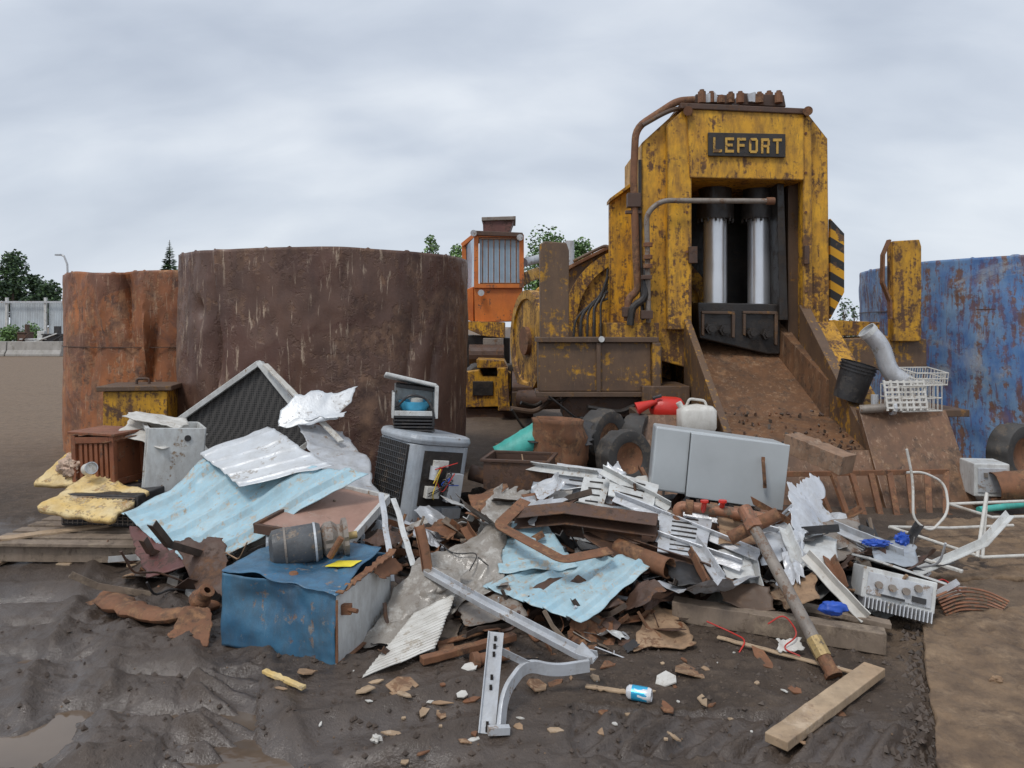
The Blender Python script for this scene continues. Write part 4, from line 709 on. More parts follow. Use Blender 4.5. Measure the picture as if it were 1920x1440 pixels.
build(sheetmb([FR,BR_,up(BR_,H-.03),up(FR,H-.03)],nu=34,nv=26,amp=.03,fr=5,cr=.006,rag=.02),'side_panel','white',t,label='dirty white side panel',smooth=True,solid=.004)
build(sheetmb([BL_,BR_,up(BR_,H),up(BL_,H)],amp=.01,rag=0),'back_panel','bluebox',t,smooth=True,solid=.004)
build(MB().sweep([(-.022,-.003),(.022,-.003),(.022,.003),(-.022,.003)],[up(FR.lerp(BR_,k/24),H-.015+.03*k/24+.022*nz.noise(V((k*.9,0,0))))+V((.014,-.004,0)) for k in range(25)],sc=[1+.9*nz.noise(V((k*1.3,5,0))) for k in range(25)]),'torn_edge','rust',t)
sheet('torn_flap','rust',[up(FR.lerp(BR_,.55),H+.0),up(FR.lerp(BR_,.98),H+.02),up(FR.lerp(BR_,1.0)+V((.07,.0,0)),H-.09),up(FR.lerp(BR_,.65)+V((.07,-.02,0)),H-.07)],parent=t,amp=.03,cr=.012,rag=.15,nu=16,nv=12)
build(MB().sweep([(-.012,-.003),(.012,-.003),(.012,.003),(-.012,.003)],[FR.lerp(BR_,k/8)+V((.012,-.01,.012)) for k in range(9)]),'bottom_edge','rust',t)
build(MB().sweep([(-.006,-.003),(.006,-.003),(.006,.003),(-.006,.003)],[FR+V((.004,-.006,.02+k*.045)) for k in range(8)],sc=[1+.8*nz.noise(V((k*1.7,2,0))) for k in range(8)]),'corner_edge','rust',t)
q=FR.lerp(BR_,.12)+V((.02,-.02,.27)); build(MB().box(q,(.05,.03,.05)).tube([q,q+V((.06,-.03,.0))],.012,8),'latch','rust',t)
q=up(FL.lerp(FR,.72)+(BR_-FR)*.35,H+.026); 
build(sheetmb([q,q+V((.14,.0,.0)),q+V((.18,.09,.004)),q+V((.05,.09,.004))],nu=6,nv=6,amp=.002,rag=.05),'sticker','label',t,solid=.002)
build(MB().lathe([(.0,0),(.028,0),(.02,.012),(0,.012)],Matrix.Translation(up(FL.lerp(FR,.55)+(BR_-FR)*.15,H+.01)),14),'cap','rust',t)
p0=W(512,1030,4.12); p1=W(602,1014,4.2); t=thing('electric_motor','dark grey electric motor lying on top of the blue box','motor',p0); d=(p1-p0).normalized(); L=(p1-p0).length
build(MB().lathe([(0,-.02),(.06,-.02),(.1,0),(.105,.03),(.105,L-.02),(.095,L),(0,L)],ax(p0,d),32),'housing','motor',t,smooth=True)
build(MB().lathe([(.0,0),(.07,0),(.095,.02),(.1,.06),(.075,.09),(.075,.11),(.105,.12),(.105,.145),(.04,.15),(0,.15)],ax(p1+d*.002,d),28,0,lambda i,j:.9 if (i%7==0 and 1<j<8) else 1),'end_bell','pipegrey',t,smooth=True)
build(MB().tube([p1+d*.15,p1+d*.2],.022,12),'shaft','brass',t,smooth=True)
T_=ax(p0+d*.1,d); build(MB(T_).box((.06,.0,.04),(.1,.09,.1)),'terminal_box','motor',t,bev=.006); build(MB().lathe([(.106,0),(.109,0),(.109,.012),(.106,.012)],ax(p0+d*.22,d),32),'band','galv',t); build(MB().lathe([(.106,0),(.109,0),(.109,.012),(.106,.012)],ax(p0+d*.06,d),32),'band','pipegrey',t)
build(MB().cyl(W(618,1045,4.05),W(640,1008,4.05),.018,10),'bracket','rust',t)
p=[on(200,1135),on(235,1150),on(300,1168),on(350,1160),on(392,1148)]; m_=MB(); P_=fillet([q+V((0,0,.035)) for q in p],.1,6)
m_.sweep([(x*1.5,y*.7) for x,y in circ(.05,14)],P_,sc=[1+.5*nz.noise(V((k*.45,1,0))) for k in range(len(P_))]); build(m_,'crushed_pipe','rust',None,'crushed rusty pipe lying in the mud left of the blue box','pipe',smooth=True)
build(MB().lathe([(.02,0),(.06,0),(.06,.03),(.045,.05),(.045,.1),(.02,.1)],ax(on(372,1160)+V((0,0,.1)),(.5,-.2,.6)),20),'pipe_flange','rust',None,'rusty flange ring at the end of the crushed pipe','flange',smooth=True)
sheet('rust_flake','rust',[on(315,1200)+V((0,0,.02)),on(385,1215)+V((0,0,.01)),on(395,1180)+V((0,0,.12)),on(340,1175)+V((0,0,.1))],'bent rusty offcut beside the left corner of the blue box','offcut',amp=.04,cr=.02,rag=.1)
# ---------------------------------------------------------------- plastic films
sheet('plastic_film','film',[(800,1035,4.5),(952,968,4.85),(942,1100,4.3),(730,1165,4.05)],'crumpled cloudy plastic sheet left of the small blue roofing piece','plastic sheet',amp=.11,cr=.032,cfr=4,rag=.08,nu=54,nv=54)
sheet('plastic_film','film',[(765,1060,4.4),(885,1070,4.35),(815,1210,3.9),(682,1215,3.95)],'crumpled cloudy plastic sheet touching the white side of the blue box','plastic sheet',amp=.11,cr=.032,cfr=4,rag=.08,seed=7,nu=54,nv=54)
sheet('plastic_film','film',[(925,915,5.4),(985,920,5.5),(950,1010,4.9),(900,1000,4.9)],'small tan tinted plastic scrap standing behind the rusty channel','plastic sheet',amp=.08,cr=.03,cfr=5,rag=.15,seed=9)
sheet('ribbed_strip','plw',[(775,1150,4.05),(853,1112,4.15),(815,1215,3.8),(676,1272,3.58)],'white finely ribbed sheet lying on the mud right of the blue box','ribbed sheet',nv=60,amp=.02,rag=.03,curl=lambda u,v:.004*math.sin(v*110),seed=11,nu=20)
for a,b_,mt,lb in(((715,925,4.9),(735,1090,4.35),'galv','narrow grey steel strip standing behind the blue box'),((738,935,4.9),(775,1060,4.4),'white','thin white steel strip leaning beside the grey strip'),((875,960,5.2),(985,1010,5.0),'rust','rusty flat bar behind the cloudy plastic'),((640,1000,4.8),(770,1110,4.3),'darkrust','dark flat bar running behind the blue box corner')):
    p,q=W(*a),W(*b_); m_=MB(); m_.sweep([(-.018,-.002),(.018,-.002),(.018,.002),(0,.004),(-.018,.002)],[p.lerp(q,k/10)+nz.noise_vector(V((k*.5,a[0],0)))*.012 for k in range(11)]); build(m_,'metal_strip',mt,None,lb,'metal strip')
# ---------------------------------------------------------------- galvanised frame
t=thing('galvanised_frame','bent galvanised steel frame with a curved leg and slotted plate, at front centre','steel frame',on(925,1378)); U=[(-.03,-.012),(.03,-.012),(.03,.02),(.026,.02),(.026,-.008),(-.026,-.008),(-.026,.02),(-.03,.02)]
build(MB().sweep(U,fillet(pix([(802,1072,4.3),(905,1130,3.95),(1090,1228,3.5),(1116,1234,3.46)]),.06),up=(.2,-.5,1)),'long_channel','galv',t,bev=.002)
build(MB().sweep(U,pix([(786,985,4.45),(796,1030,4.38),(802,1070,4.32)]),up=(0,-1,.2)),'upright_channel','rust',t,bev=.002)
build(MB().sweep([(-.028,-.01),(.028,-.01),(.028,.01),(-.028,.01)],fillet(pix([(1105,1248,3.44),(1040,1258,3.4),(985,1245,3.36),(945,1300,3.22),(938,1376,3.12)]),.22,10),up=(0,-1,0)),'curved_leg','galv',t,bev=.003)
build(MB().sweep([(-.026,-.008),(.026,-.008),(.026,.008),(-.026,.008)],pix([(1112,1240,3.46),(1085,1212,3.5)]),up=(0,-1,0)),'end_gusset','galv',t)
a,b_=W(930,1185,3.3),W(912,1376,3.1); pl=build(MB().sweep([(-.035,-.004),(.035,-.004),(.035,.012),(.03,.012),(.03,.0),(-.035,.0)],[a,b_],up=(0,-1,0)),'slotted_plate','galv',t,bev=.001)
for f in(.06,.14,.22,.45,.55,.9,.95): build(MB().box(a.lerp(b_,f)+V((0,-.008,0)),(.012,.004,.022)),'slot','black',pl)
build(MB().bar(W(928,1215,3.27),W(990,1245,3.35),.03,.006,up=(0,-1,0)),'brace','galv',t); build(MB().bar(W(915,1370,3.08),W(955,1368,3.1),.03,.03),'foot_bar','galv',t)
# ---------------------------------------------------------------- centre heap
sheet('roofing_sheet','ltblue',[(902,1098,4.3),(1088,1168,3.95),(1232,1050,4.45),(1030,1040,4.7)],'smaller pale blue corrugated sheet at the centre front of the pile','roofing sheet',amp=.04,cr=.006,cfr=4,corr=5,camp=.024,rag=.03,seed=12,nu=60,nv=40)
sheet('roofing_sheet','ltblue',[(940,985,4.8),(935,1078,4.4),(1085,1060,4.45),(1018,972,4.95)],'short bent pale blue roofing scrap behind the centre blue sheet','roofing sheet',amp=.05,cr=.008,cfr=4,corr=4,camp=.016,rag=.04,seed=13)
UC=[(-.06,-.045),(.06,-.045),(.06,-.037),(-.052,-.037),(-.052,.037),(.06,.037),(.06,.045),(-.06,.045)]
build(MB().sweep(UC,pix([(962,972,4.8),(1060,962,4.75),(1232,985,4.6)]),up=(0,-.4,1)),'steel_channel','darkrust',None,'heavy rusty steel channel lying across the middle of the pile','steel channel',bev=.003)
build(MB().sweep([(-.04,-.004),(.04,-.004),(.04,.004),(-.04,.004)],fillet(pix([(985,938,4.9),(935,985,4.6),(1055,1050,4.25),(1145,1032,4.4)]),.05),up=(0,-.6,1)),'bent_strip','rust',None,'wide rusty strip bent in a V in front of the steel channel','metal strip',bev=.002)
sheet('rusty_plate','darkrust',[(1095,1005,4.7),(1200,1075,4.4),(1290,1045,4.6),(1180,985,5.0)],'dark curved rusty plate behind the centre blue roofing sheet','metal plate',amp=.06,rag=.05,th=.008)
lumpy(.055,.4,W(1255,1066,4.35),(-.75,.9,.1),'rust','rusty_tube','short wide rusty tube with open end beside the centre blue sheet','tube',.08,6)
lumpy(.06,.7,W(882,885,6.2),(.85,-.2,-.22),'darkrust','rusty_tube','rusty tube lying between the air conditioner and the bins','tube',.03,8)
def slotted(cs,lb,mt='white',n=6,name='slotted_panel'):
    P=[W(*c) for c in cs]; c0=(P[0]+P[2])/2; t=thing(name,lb,'panel',c0); build(sheetmb(cs,nu=8,nv=8,amp=.01,rag=.02),'plate',mt,t,solid=.008)
    nn=((P[1]-P[0]).cross(P[3]-P[0])).normalized(); nn=nn if nn.y<0 else -nn; m_=MB()
    for k in range(n):
        f=(k+.7)/(n+.4); a=P[0].lerp(P[1],.25).lerp(P[3].lerp(P[2],.25),f)+nn*.009; b_=P[0].lerp(P[1],.75).lerp(P[3].lerp(P[2],.75),f)+nn*.009; m_.bar(a,b_,.008,.008,up=nn)
    build(m_,'slot','black',t); return t
slotted([(1095,895,5.4),(1145,900,5.4),(1112,1018,5.0),(1068,1010,5.0)],'white slotted steel panel standing left of the grey cabinet',n=9)
slotted([(1045,868,5.9),(1130,880,5.7),(1128,915,5.6),(1050,905,5.8)],'white vented plate lying above the bins, left of the grey cabinet',n=3,mt='galv')
slotted([(1145,885,5.4),(1235,910,5.2),(1225,950,5.0),(1140,930,5.1)],'white flat plate with slots tucked against the grey cabinet corner',n=3)
slotted([(1238,962,4.8),(1335,975,4.7),(1322,1048,4.4),(1232,1035,4.5)],'silver slotted casing below the grey cabinet',mt='galv',n=8)
LP=[(-.02,-.02),(.02,-.02),(.02,-.015),(-.015,-.015),(-.015,.02),(-.02,.02)]
PR=[((980,872,6.0),(1118,890,5.6),'white','long white angle strip pointing left from the pile top'),((1128,880,5.3),(1255,950,5.0),'white','white angle strip sloping under the grey cabinet'),((1150,930,5.0),(1420,1040,4.4),'alu','long bright aluminium profile sloping below the grey cabinet'),((1230,1005,4.6),(1390,1060,4.3),'alu','aluminium profile lowest of the bright bars under the cabinet'),((1275,955,4.9),(1460,1000,4.7),'alu','aluminium profile behind the rusty pipe elbow'),((1010,930,5.5),(1110,920,5.4),'galv','short grey angle bar above the rusty channel'),((1300,1010,4.5),(1350,1085,4.2),'galv','short steel angle pointing down beneath the aluminium bars'),((1470,985,4.7),(1500,1060,4.3),'white','short white angle bar left of the foil'),((1510,1040,4.3),(1625,1160,4.05),'plw','cream bent strip crossing in front of the finned box'),((1560,985,4.9),(1690,1040,4.5),'galv','grey angle bar above the finned electronic box'),((1330,1090,4.2),(1300,1030,4.4),'rust','rusty angle stub below the silver slotted casing'),((1600,1000,5.1),(1640,1110,4.2),'pipegrey','brown steel angle standing behind the finned box'),((1405,1035,4.5),(1420,1100,4.25),'white','thin white leg stub left of the long grey conduit'),((1555,1040,4.5),(1580,1100,4.2),'rust','short rusty bar just left of the finned box'),((1080,930,5.3),(1010,985,5.1),'darkrust','dark bar crossing under the white panels'),((870,985,4.9),(905,1040,4.7),'rust','rusty stub behind the cloudy plastic sheet'),((1120,1000,4.8),(1330,1070,4.3),'darkrust','long dark rusty angle running under the aluminium profiles'),((1020,990,4.9),(1200,1010,4.6),'darkrust','dark rusty angle directly below the heavy steel channel')]
for a,b_,mt,lb in PR:
    p,q=W(*a),W(*b_); build(MB().sweep([(x*1.35,y*1.35) for x,y in LP],[p.lerp(q,k/8)+nz.noise_vector(V((k*.4,a[0]*.1,0)))*.008 for k in range(9)],up=(.3,-1,.6)),'angle_bar',mt,None,lb,'angle bar')
for i,(cs,mt,lb) in enumerate((([(1240,1045,4.5),(1335,1055,4.4),(1350,1095,4.2),(1270,1095,4.2)],'blackpl','black plastic casing shard under the silver slotted casing'),([(1150,905,5.5),(1215,895,5.6),(1220,925,5.4),(1170,940,5.2)],'plw','white torn sheet scrap left of the grey cabinet'),([(1345,970,4.8),(1430,965,4.9),(1420,1018,4.5),(1350,1020,4.5)],'card','brown cardboard sheet behind the rusty pipe valves'),([(1545,985,4.9),(1605,965,5.1),(1615,1035,4.7),(1555,1050,4.6)],'pipegrey','grey brown steel plate behind the cream strip'),([(1630,1005,4.8),(1718,1022,4.7),(1724,1070,4.4),(1640,1055,4.4)],'grey','flat grey metal cover above the finned electronic box'),([(1445,1110,4.2),(1520,1080,4.3),(1535,1125,4.1),(1475,1145,4.05)],'card','brown board piece resting on the dark beam'),([(1600,1080,4.5),(1555,1070,4.5),(1570,1120,4.25),(1615,1130,4.25)],'blackpl','black plastic shard left of the finned box'),([(1350,1035,4.5),(1405,1030,4.6),(1415,1080,4.3),(1360,1085,4.3)],'white','small white plate beneath the long conduit'),([(1120,945,5.2),(1230,940,5.2),(1240,975,4.8),(1130,980,4.8)],'silver','bright dented steel sheet behind the right end of the heavy channel'),([(1420,1000,4.7),(1500,990,4.8),(1510,1050,4.4),(1430,1060,4.4)],'galv','crumpled grey steel sheet beside the upper part of the conduit'),([(850,1130,4.25),(960,1100,4.3),(985,1150,4.1),(880,1180,4.0)],'pipegrey','grey brown bent sheet at the foot of the cloudy plastic'),([(985,1100,4.3),(1100,1150,4.1),(1180,1130,4.15),(1080,1080,4.4)],'darkrust','dark sheet lying under the centre blue roofing'),([(1200,1010,4.8),(1300,990,4.9),(1330,1040,4.6),(1230,1060,4.5)],'darkrust','dark bent steel sheet under the left end of the aluminium bars'),([(870,1010,4.9),(950,960,5.2),(1000,990,5.0),(900,1040,4.7)],'tankbrown','brown steel offcut showing left of the bent rusty strip'),([(1340,1080,4.3),(1440,1090,4.2),(1450,1140,4.1),(1360,1130,4.15)],'grime','flat grimy plate just behind the dark timber beam'),([(1000,905,5.8),(1080,900,5.9),(1075,960,5.3),(990,955,5.3)],'grey','bent dull grey panel leaning just above the heavy steel channel'),([(1505,1000,4.8),(1570,1010,4.7),(1560,1075,4.4),(1500,1060,4.4)],'white','bent white appliance panel below the silver foil bundle'),([(880,925,5.7),(950,905,5.8),(960,965,5.3),(890,975,5.3)],'rust','torn rusty panel beside the right corner of the air conditioner'))):
    sheet('scrap_sheet',mt,cs,lb,'metal sheet' if mt not in('card','plw') else 'sheet',nu=18,nv=18,amp=.05,cr=.012,rag=.08,seed=20+i)
def foil(cs,lb,seed): return sheet('crumpled_foil','alu',cs,lb,'foil',amp=.08,cr=.045,cfr=6,rag=.15,seed=seed,nu=40,nv=40)
foil([(1475,912,5.0),(1530,895,5.2),(1565,985,4.9),(1500,1035,4.6)],'crumpled silver foil bundle right of the grey cabinet',3)
foil([(1470,1030,4.6),(1520,1040,4.5),(1510,1100,4.2),(1460,1095,4.2)],'smaller crumpled foil scrap hanging beneath the silver foil bundle',5)
foil([(1130,870,5.6),(1165,872,5.6),(1180,905,5.5),(1125,910,5.5)],'small crumpled foil scrap on top of the white panels',8)
t=thing('pipe_assembly','rusty pipe assembly with elbow and red valves under the grey cabinet','pipe',W(1330,965,4.75))
build(MB().tube(fillet(pix([(1272,990,4.75),(1270,948,4.75),(1340,956,4.7),(1440,972,4.6)]),.05),.034,14),'pipe','copper',t,smooth=True)
for x,y in((1285,950),(1330,955),(1375,962),(1425,969)): build(MB().cyl(W(x,y,4.73),W(x+14,y+2,4.72),.046,14),'coupling','rust',t,smooth=True)
for x in(1318,1352): build(MB().cyl(W(x,958,4.7),W(x+3,942,4.65),.016,10).cyl(W(x+3,942,4.65),W(x+3,938,4.65),.026,12),'valve','red',t,smooth=True)
t=thing('conduit_pipe','long grey brown pipe with brass ends sloping down to the mud','pipe',W(1545,1232,3.75)); a,b_=W(1412,985,4.3),W(1535,1215,3.72)
build(MB().tube([a,b_],.033,16),'pipe','pipegrey',t,smooth=True); d=(b_-a).normalized()
build(MB().cyl(a-d*.12,a+d*.02,.042,14).cyl(a-d*.02,a+d*.03,.052,6),'end_fitting','copper',t); build(MB().cyl(b_-d*.05,b_+d*.05,.040,8),'union','brass',t); build(MB().cyl(b_+d*.05,b_+d*.13,.035,14).cyl(b_+d*.13,b_+d*.15,.044,14),'end_fitting','rust',t)
lumpy(.035,.32,W(1368,1010,4.4),(.9,-.1,.5),'rust','bent_duct','rusty square duct elbow beside the top of the long pipe','duct',.05,4)
c=W(1668,1142,4.25); t=thing('finned_electronic_box','white finned electronic chassis with connectors at the right end of the pile','electronic box',c); T_=TM(c,-14,10,-14)
build(MB(T_).box((0,0,.12),(.38,.26,.17)),'chassis','white',t,bev=.006); m_=MB(T_); [m_.box((-.17+k*.02,-.02,.015),(.006,.28,.06)) for k in range(18)]; build(m_,'heat_sink','alu',t)
build(MB(T_).box((0,-.135,.12),(.33,.012,.12)),'face_plate','galv',t,bev=.002)
for x,z in((-.11,.12),(-.04,.12),(.03,.12),(.09,.15)): build(MB(T_).cyl((x,-.165,z),(x,-.14,z),.02,14),'connector','pipegrey',t,smooth=True)
build(MB(T_).box((.1,-.145,.09),(.07,.02,.03)),'socket','blackpl',t); build(MB(T_).box((-.03,-.146,.07),(.12,.012,.012)),'socket','blackpl',t); build(MB(T_@TM((.02,.02,.23),0,6,5)).box((0,0,0),(.42,.3,.012)),'cover','white',t,bev=.002)
c=W(1610,1035,4.8); t=thing('small_heat_sink','small grey slatted heat sink left of the finned box','heat sink',c); T_=TM(c,10,-20,20); build(MB(T_).box((0,0,0),(.2,.16,.02)),'plate','alu',t); m_=MB(T_); [m_.box((-.09+k*.02,0,.04),(.005,.15,.06)) for k in range(10)]; build(m_,'fin','alu',t)
blob('blue_bottle','wblue',W(1562,1140,4.0),(.07,.04,.038),'crumpled bright blue plastic bottle on the dark timber beam','bottle',2,.3)
blob('blue_scrap','wblue',W(1640,1018,4.6),(.08,.04,.02),'blue plastic scrap behind the flat grey cover','plastic scrap',6,.6,3)
blob('blue_scrap','wblue',W(1692,1012,4.7),(.04,.03,.04),'small blue plastic scrap right of the other blue scrap','plastic scrap',9,.6,3)
sheet('white_rag','plw',[(1460,1195,3.85),(1500,1190,3.87),(1510,1215,3.8),(1465,1220,3.78)],'crumpled pale rag beside the lower end of the long pipe','rag',amp=.03,cr=.02,rag=.15,nu=14,nv=14)
for i,(pts,mt,lb) in enumerate((([(1440,1170,3.9),(1470,1150,3.9),(1500,1190,3.85),(1465,1215,3.8),(1500,1230,3.75)],'wred','thin red wire curling beside the lower end of the pipe'),([(1325,1165,4.05),(1370,1185,4.0),(1400,1200,3.9),(1385,1225,3.85)],'wred','thin red wire curling left of the dark timber beam'),([(1690,1075,4.4),(1740,1095,4.3),(1770,1085,4.5),(1800,1110,4.4)],'wred','red wire trailing right from the finned box'),([(1725,1050,4.7),(1760,1062,4.6),(1790,1055,4.7)],'blackpl','short black cable right of the flat grey cover'),([(820,1015,4.7),(850,1040,4.5),(900,1035,4.5),(880,1070,4.4)],'blackpl','black cable among the cloudy plastic sheets'))):
    build(MB().tube(fillet(pix(pts),.08),.004,6),'wire',mt,None,lb,'wire',smooth=True)
t=thing('tube_coil','fan of thin rust brown coil tubes on the tan dirt at right','coil',W(1830,1150,4.4))
for k in range(7):
    build(MB().tube(fillet([W(1755+k*3,1118+k*6,4.35),W(1800,1100+k*7,4.4),W(1850,1108+k*6,4.4),W(1892-k*3,1128+k*4,4.35)],.2),.007,6),'coil_tube','copper',t,smooth=True)
t=thing('furniture_frame','white bent tube furniture frame lying on the tan plate at right','furniture frame',W(1840,1045,5.2))
for pts in([(1668,988,5.4),(1842,1045,5.1),(1960,1040,5.1)],[(1842,1045,5.1),(1850,925,5.3)],[(1780,945,5.9),(1960,938,5.9)],[(1780,945,5.9),(1860,970,5.5),(1960,968,5.5)],[(1668,988,5.4),(1780,990,5.8),(1900,985,5.8)],[(1850,925,5.3),(1832,1045,5.0)]):
    build(MB().tube(pix(pts),.0115,10),'tube','plw',t,smooth=True)
build(MB().tube(fillet(pix([(1700,842,5.6),(1712,900,5.6),(1712,975,5.5),(1745,998,5.5),(1780,960,5.6),(1772,905,5.7),(1730,885,5.7),(1700,886,5.7)]),.15,8),.0095,10),'curved_rod','plw',None,'thin cream curved rod looping in front of the rusty ladder','rod',smooth=True)
plank('white_strip',(1720,1045,4.9),(1805,1072,4.7),.03,.02,'plw','short white slat right of the flat grey cover','strip')
# ---------------------------------------------------------------- timber and small items in front
plank('timber_beam',on(1262,1160)+V((0,0,.06)),on(1660,1222)+V((0,0,.06)),.1,.11,'oldwood','long dark weathered timber beam lying at the foot of the pile','timber',.04)
plank('grey_board',on(1475,1172)+V((0,0,.13)),on(1670,1205)+V((0,0,.11)),.07,.03,'oldwood','short grey board lying on the dark timber beam','board',.05,seed=4)
plank('wood_plank',on(1455,1402)+V((0,0,.04)),on(1640,1270)+V((0,0,.04)),.1,.04,'wood','fresh pale wooden plank lying alone on the mud at front right')
plank('wooden_strip',on(1345,1205)+V((0,0,.03)),on(1610,1275)+V((0,0,.03)),.03,.012,'wood','long thin wooden slat reaching to the lower end of the pipe','strip')
plank('wooden_strip',on(820,1215)+V((0,0,.02)),on(905,1195)+V((0,0,.03)),.04,.012,'rust','flat brown strip behind the slotted plate','strip')
plank('rusty_bar',on(790,1250)+V((0,0,.03)),on(965,1205)+V((0,0,.04)),.05,.035,'rust','rusty bar lying on the mud beneath the long channel','bar',.1,seed=3)
build(MB().tube([on(890,1250)+V((0,0,.03)),on(955,1235)+V((0,0,.04))],.03,14).cyl(on(885,1251)+V((0,0,.03)),on(897,1249)+V((0,0,.03)),.042,14),'bolt_pin','rust',None,'thick rusty bolt with round head left of the slotted plate','bolt',smooth=True)
def slab(name,mt,c,r,lb,cat,th=.006,tilt=14,n=7,group=None,ell=1.,rz=None):
    T_=TM(c,rnd.uniform(-tilt,tilt),rnd.uniform(-tilt,tilt),rnd.uniform(0,360) if rz is None else rz); pr=[(r*ell*rnd.uniform(.6,1.15)*math.cos(2*PI*k/n),r*rnd.uniform(.6,1.15)*math.sin(2*PI*k/n)) for k in range(n)]; m_=MB(T_)
    vs=[]
    for s_ in(1,-1):
        vs.append((0,0,s_*th/2))
        for rg in(.55,1.):
            for x,y in pr: vs.append((x*rg,y*rg,s_*th/2+r*.18*nz.noise(V((x*9+c.x*5,y*9+c.y*5,0)))))
    k=1+2*n; fs=[]
    for o in(0,k):
        for i in range(n): j=(i+1)%n; fs+=[(o,o+1+i,o+1+j),(o+1+i,o+1+n+i,o+1+n+j,o+1+j)]
    for i in range(n): j=(i+1)%n; fs.append((1+n+i,k+1+n+i,k+1+n+j,1+n+j))
    m_.add(vs,fs); return build(m_,name,mt,None,lb,cat,group)
sheet('cardboard_piece','card',[on(1182,1222)+V((0,0,.02)),on(1225,1150)+V((0,0,.06)),on(1275,1160)+V((0,0,.03)),on(1305,1222)+V((0,0,.02))],'largest torn brown cardboard piece lying left of the timber beam','cardboard',nu=16,nv=16,amp=.03,cr=.008,rag=.1,th=.006)
for px,py,r,mt,lb,nm in((1290,1262,.09,'card','flat torn cardboard right of the white paper scrap','cardboard_piece'),(1247,1280,.06,'plw','white torn paper scrap on the mud right of the drink can','paper_scrap'),(752,1290,.08,'card','torn cardboard scrap below the white ribbed sheet','cardboard_piece'),(1005,1288,.06,'card','torn cardboard scrap right of the slotted plate','cardboard_piece'),(572,1264,.05,'card','square pale board scrap below the blue box','board_scrap'),(686,1295,.05,'wood','pale board chip below the tip of the ribbed sheet','board_scrap'),(866,1300,.03,'plw','small white scrap below the rusty bolt','paper_scrap'),(245,1083,.08,'card','flat brown scrap between the pallet and the crushed pipe','cardboard_piece'),(880,1255,.05,'plw','white paper scrap beside the rusty bolt head','paper_scrap')):
    slab(nm,mt,on(px,py)+V((0,0,.012)),r,lb,'scrap',n=6)
plank('splintered_stick',on(495,1268)+V((0,0,.025)),on(570,1300)+V((0,0,.025)),.03,.018,'foam','yellowish splintered stick on the mud below the blue box','stick',.3)
plank('splintered_stick',on(1098,1292)+V((0,0,.015)),on(1180,1305)+V((0,0,.015)),.03,.012,'wood','flat wood splinter left of the drink can','stick',.3,seed=8)
blob('foam_crumb','plw',on(706,1392)+V((0,0,.015)),(.02,.017,.017),'small white foam crumb on the mud at the bottom','foam crumb',2,.6)
blob('stone_chip','card',on(1868,1300)+V((0,0,.06)),(.028,.015,.015),'pinkish stone chip on the tan plate at right','stone chip',5,.5)
c=on(1198,1314)+V((0,0,.033)); d=V((.93,-.35,0)); t=thing('drink_can','blue and white crushed drink can on the mud at front','can',c)
md=lambda i,j:1-.16*max(0,nz.noise(V((i*.5,j*.6,4)))) *2 if 1<j<6 else 1
build(MB().lathe([(.0,-.055),(.022,-.055),(.031,-.045),(.032,-.02),(.032,.0),(.032,.02),(.032,.045),(.026,.057),(.024,.055),(0,.053)],ax(c,d),24,0,md),'body','canw',t,smooth=True)
build(MB().lathe([(.0325,-.03),(.0328,-.03),(.0328,.04),(.0325,.04)],ax(c,d),24,0,md),'blue_band','canblue',t,smooth=True); build(MB(ax(c,d)).box((.0,.006,.058),(.012,.02,.003)),'pull_tab','galv',t)
kinds=[('wood_chip','wood','small wood chip lying on the muddy ground','wood chip','wood chips scattered over the mud',.018,.006),('cardboard_chip','card','small torn brown board scrap lying on the muddy ground','cardboard scrap','brown board scraps scattered over the mud',.02,.004),('paper_chip','plw','tiny pale scrap lying on the muddy ground','scrap','pale scraps scattered over the mud',.010,.004),('rust_chip','rust','small rusty flake lying on the muddy ground','rust flake','rusty flakes scattered over the mud',.024,.006)]
for i in range(80):
    k=kinds[rnd.choice([0,0,1,2,3,3])]; px=rnd.gauss(1120,300); py=rnd.uniform(1215,1400)
    if not 60<px<1700: continue
    if px<600 and rnd.random()<.6: continue
    c=on(px,py); slab(k[0],k[1],c+V((0,0,.003)),k[5]*rnd.uniform(.4,1.5),k[2],k[3],k[6],10,rnd.choice([4,5,6]),k[4],ell=rnd.choice([1,1.6,2.4,3]))
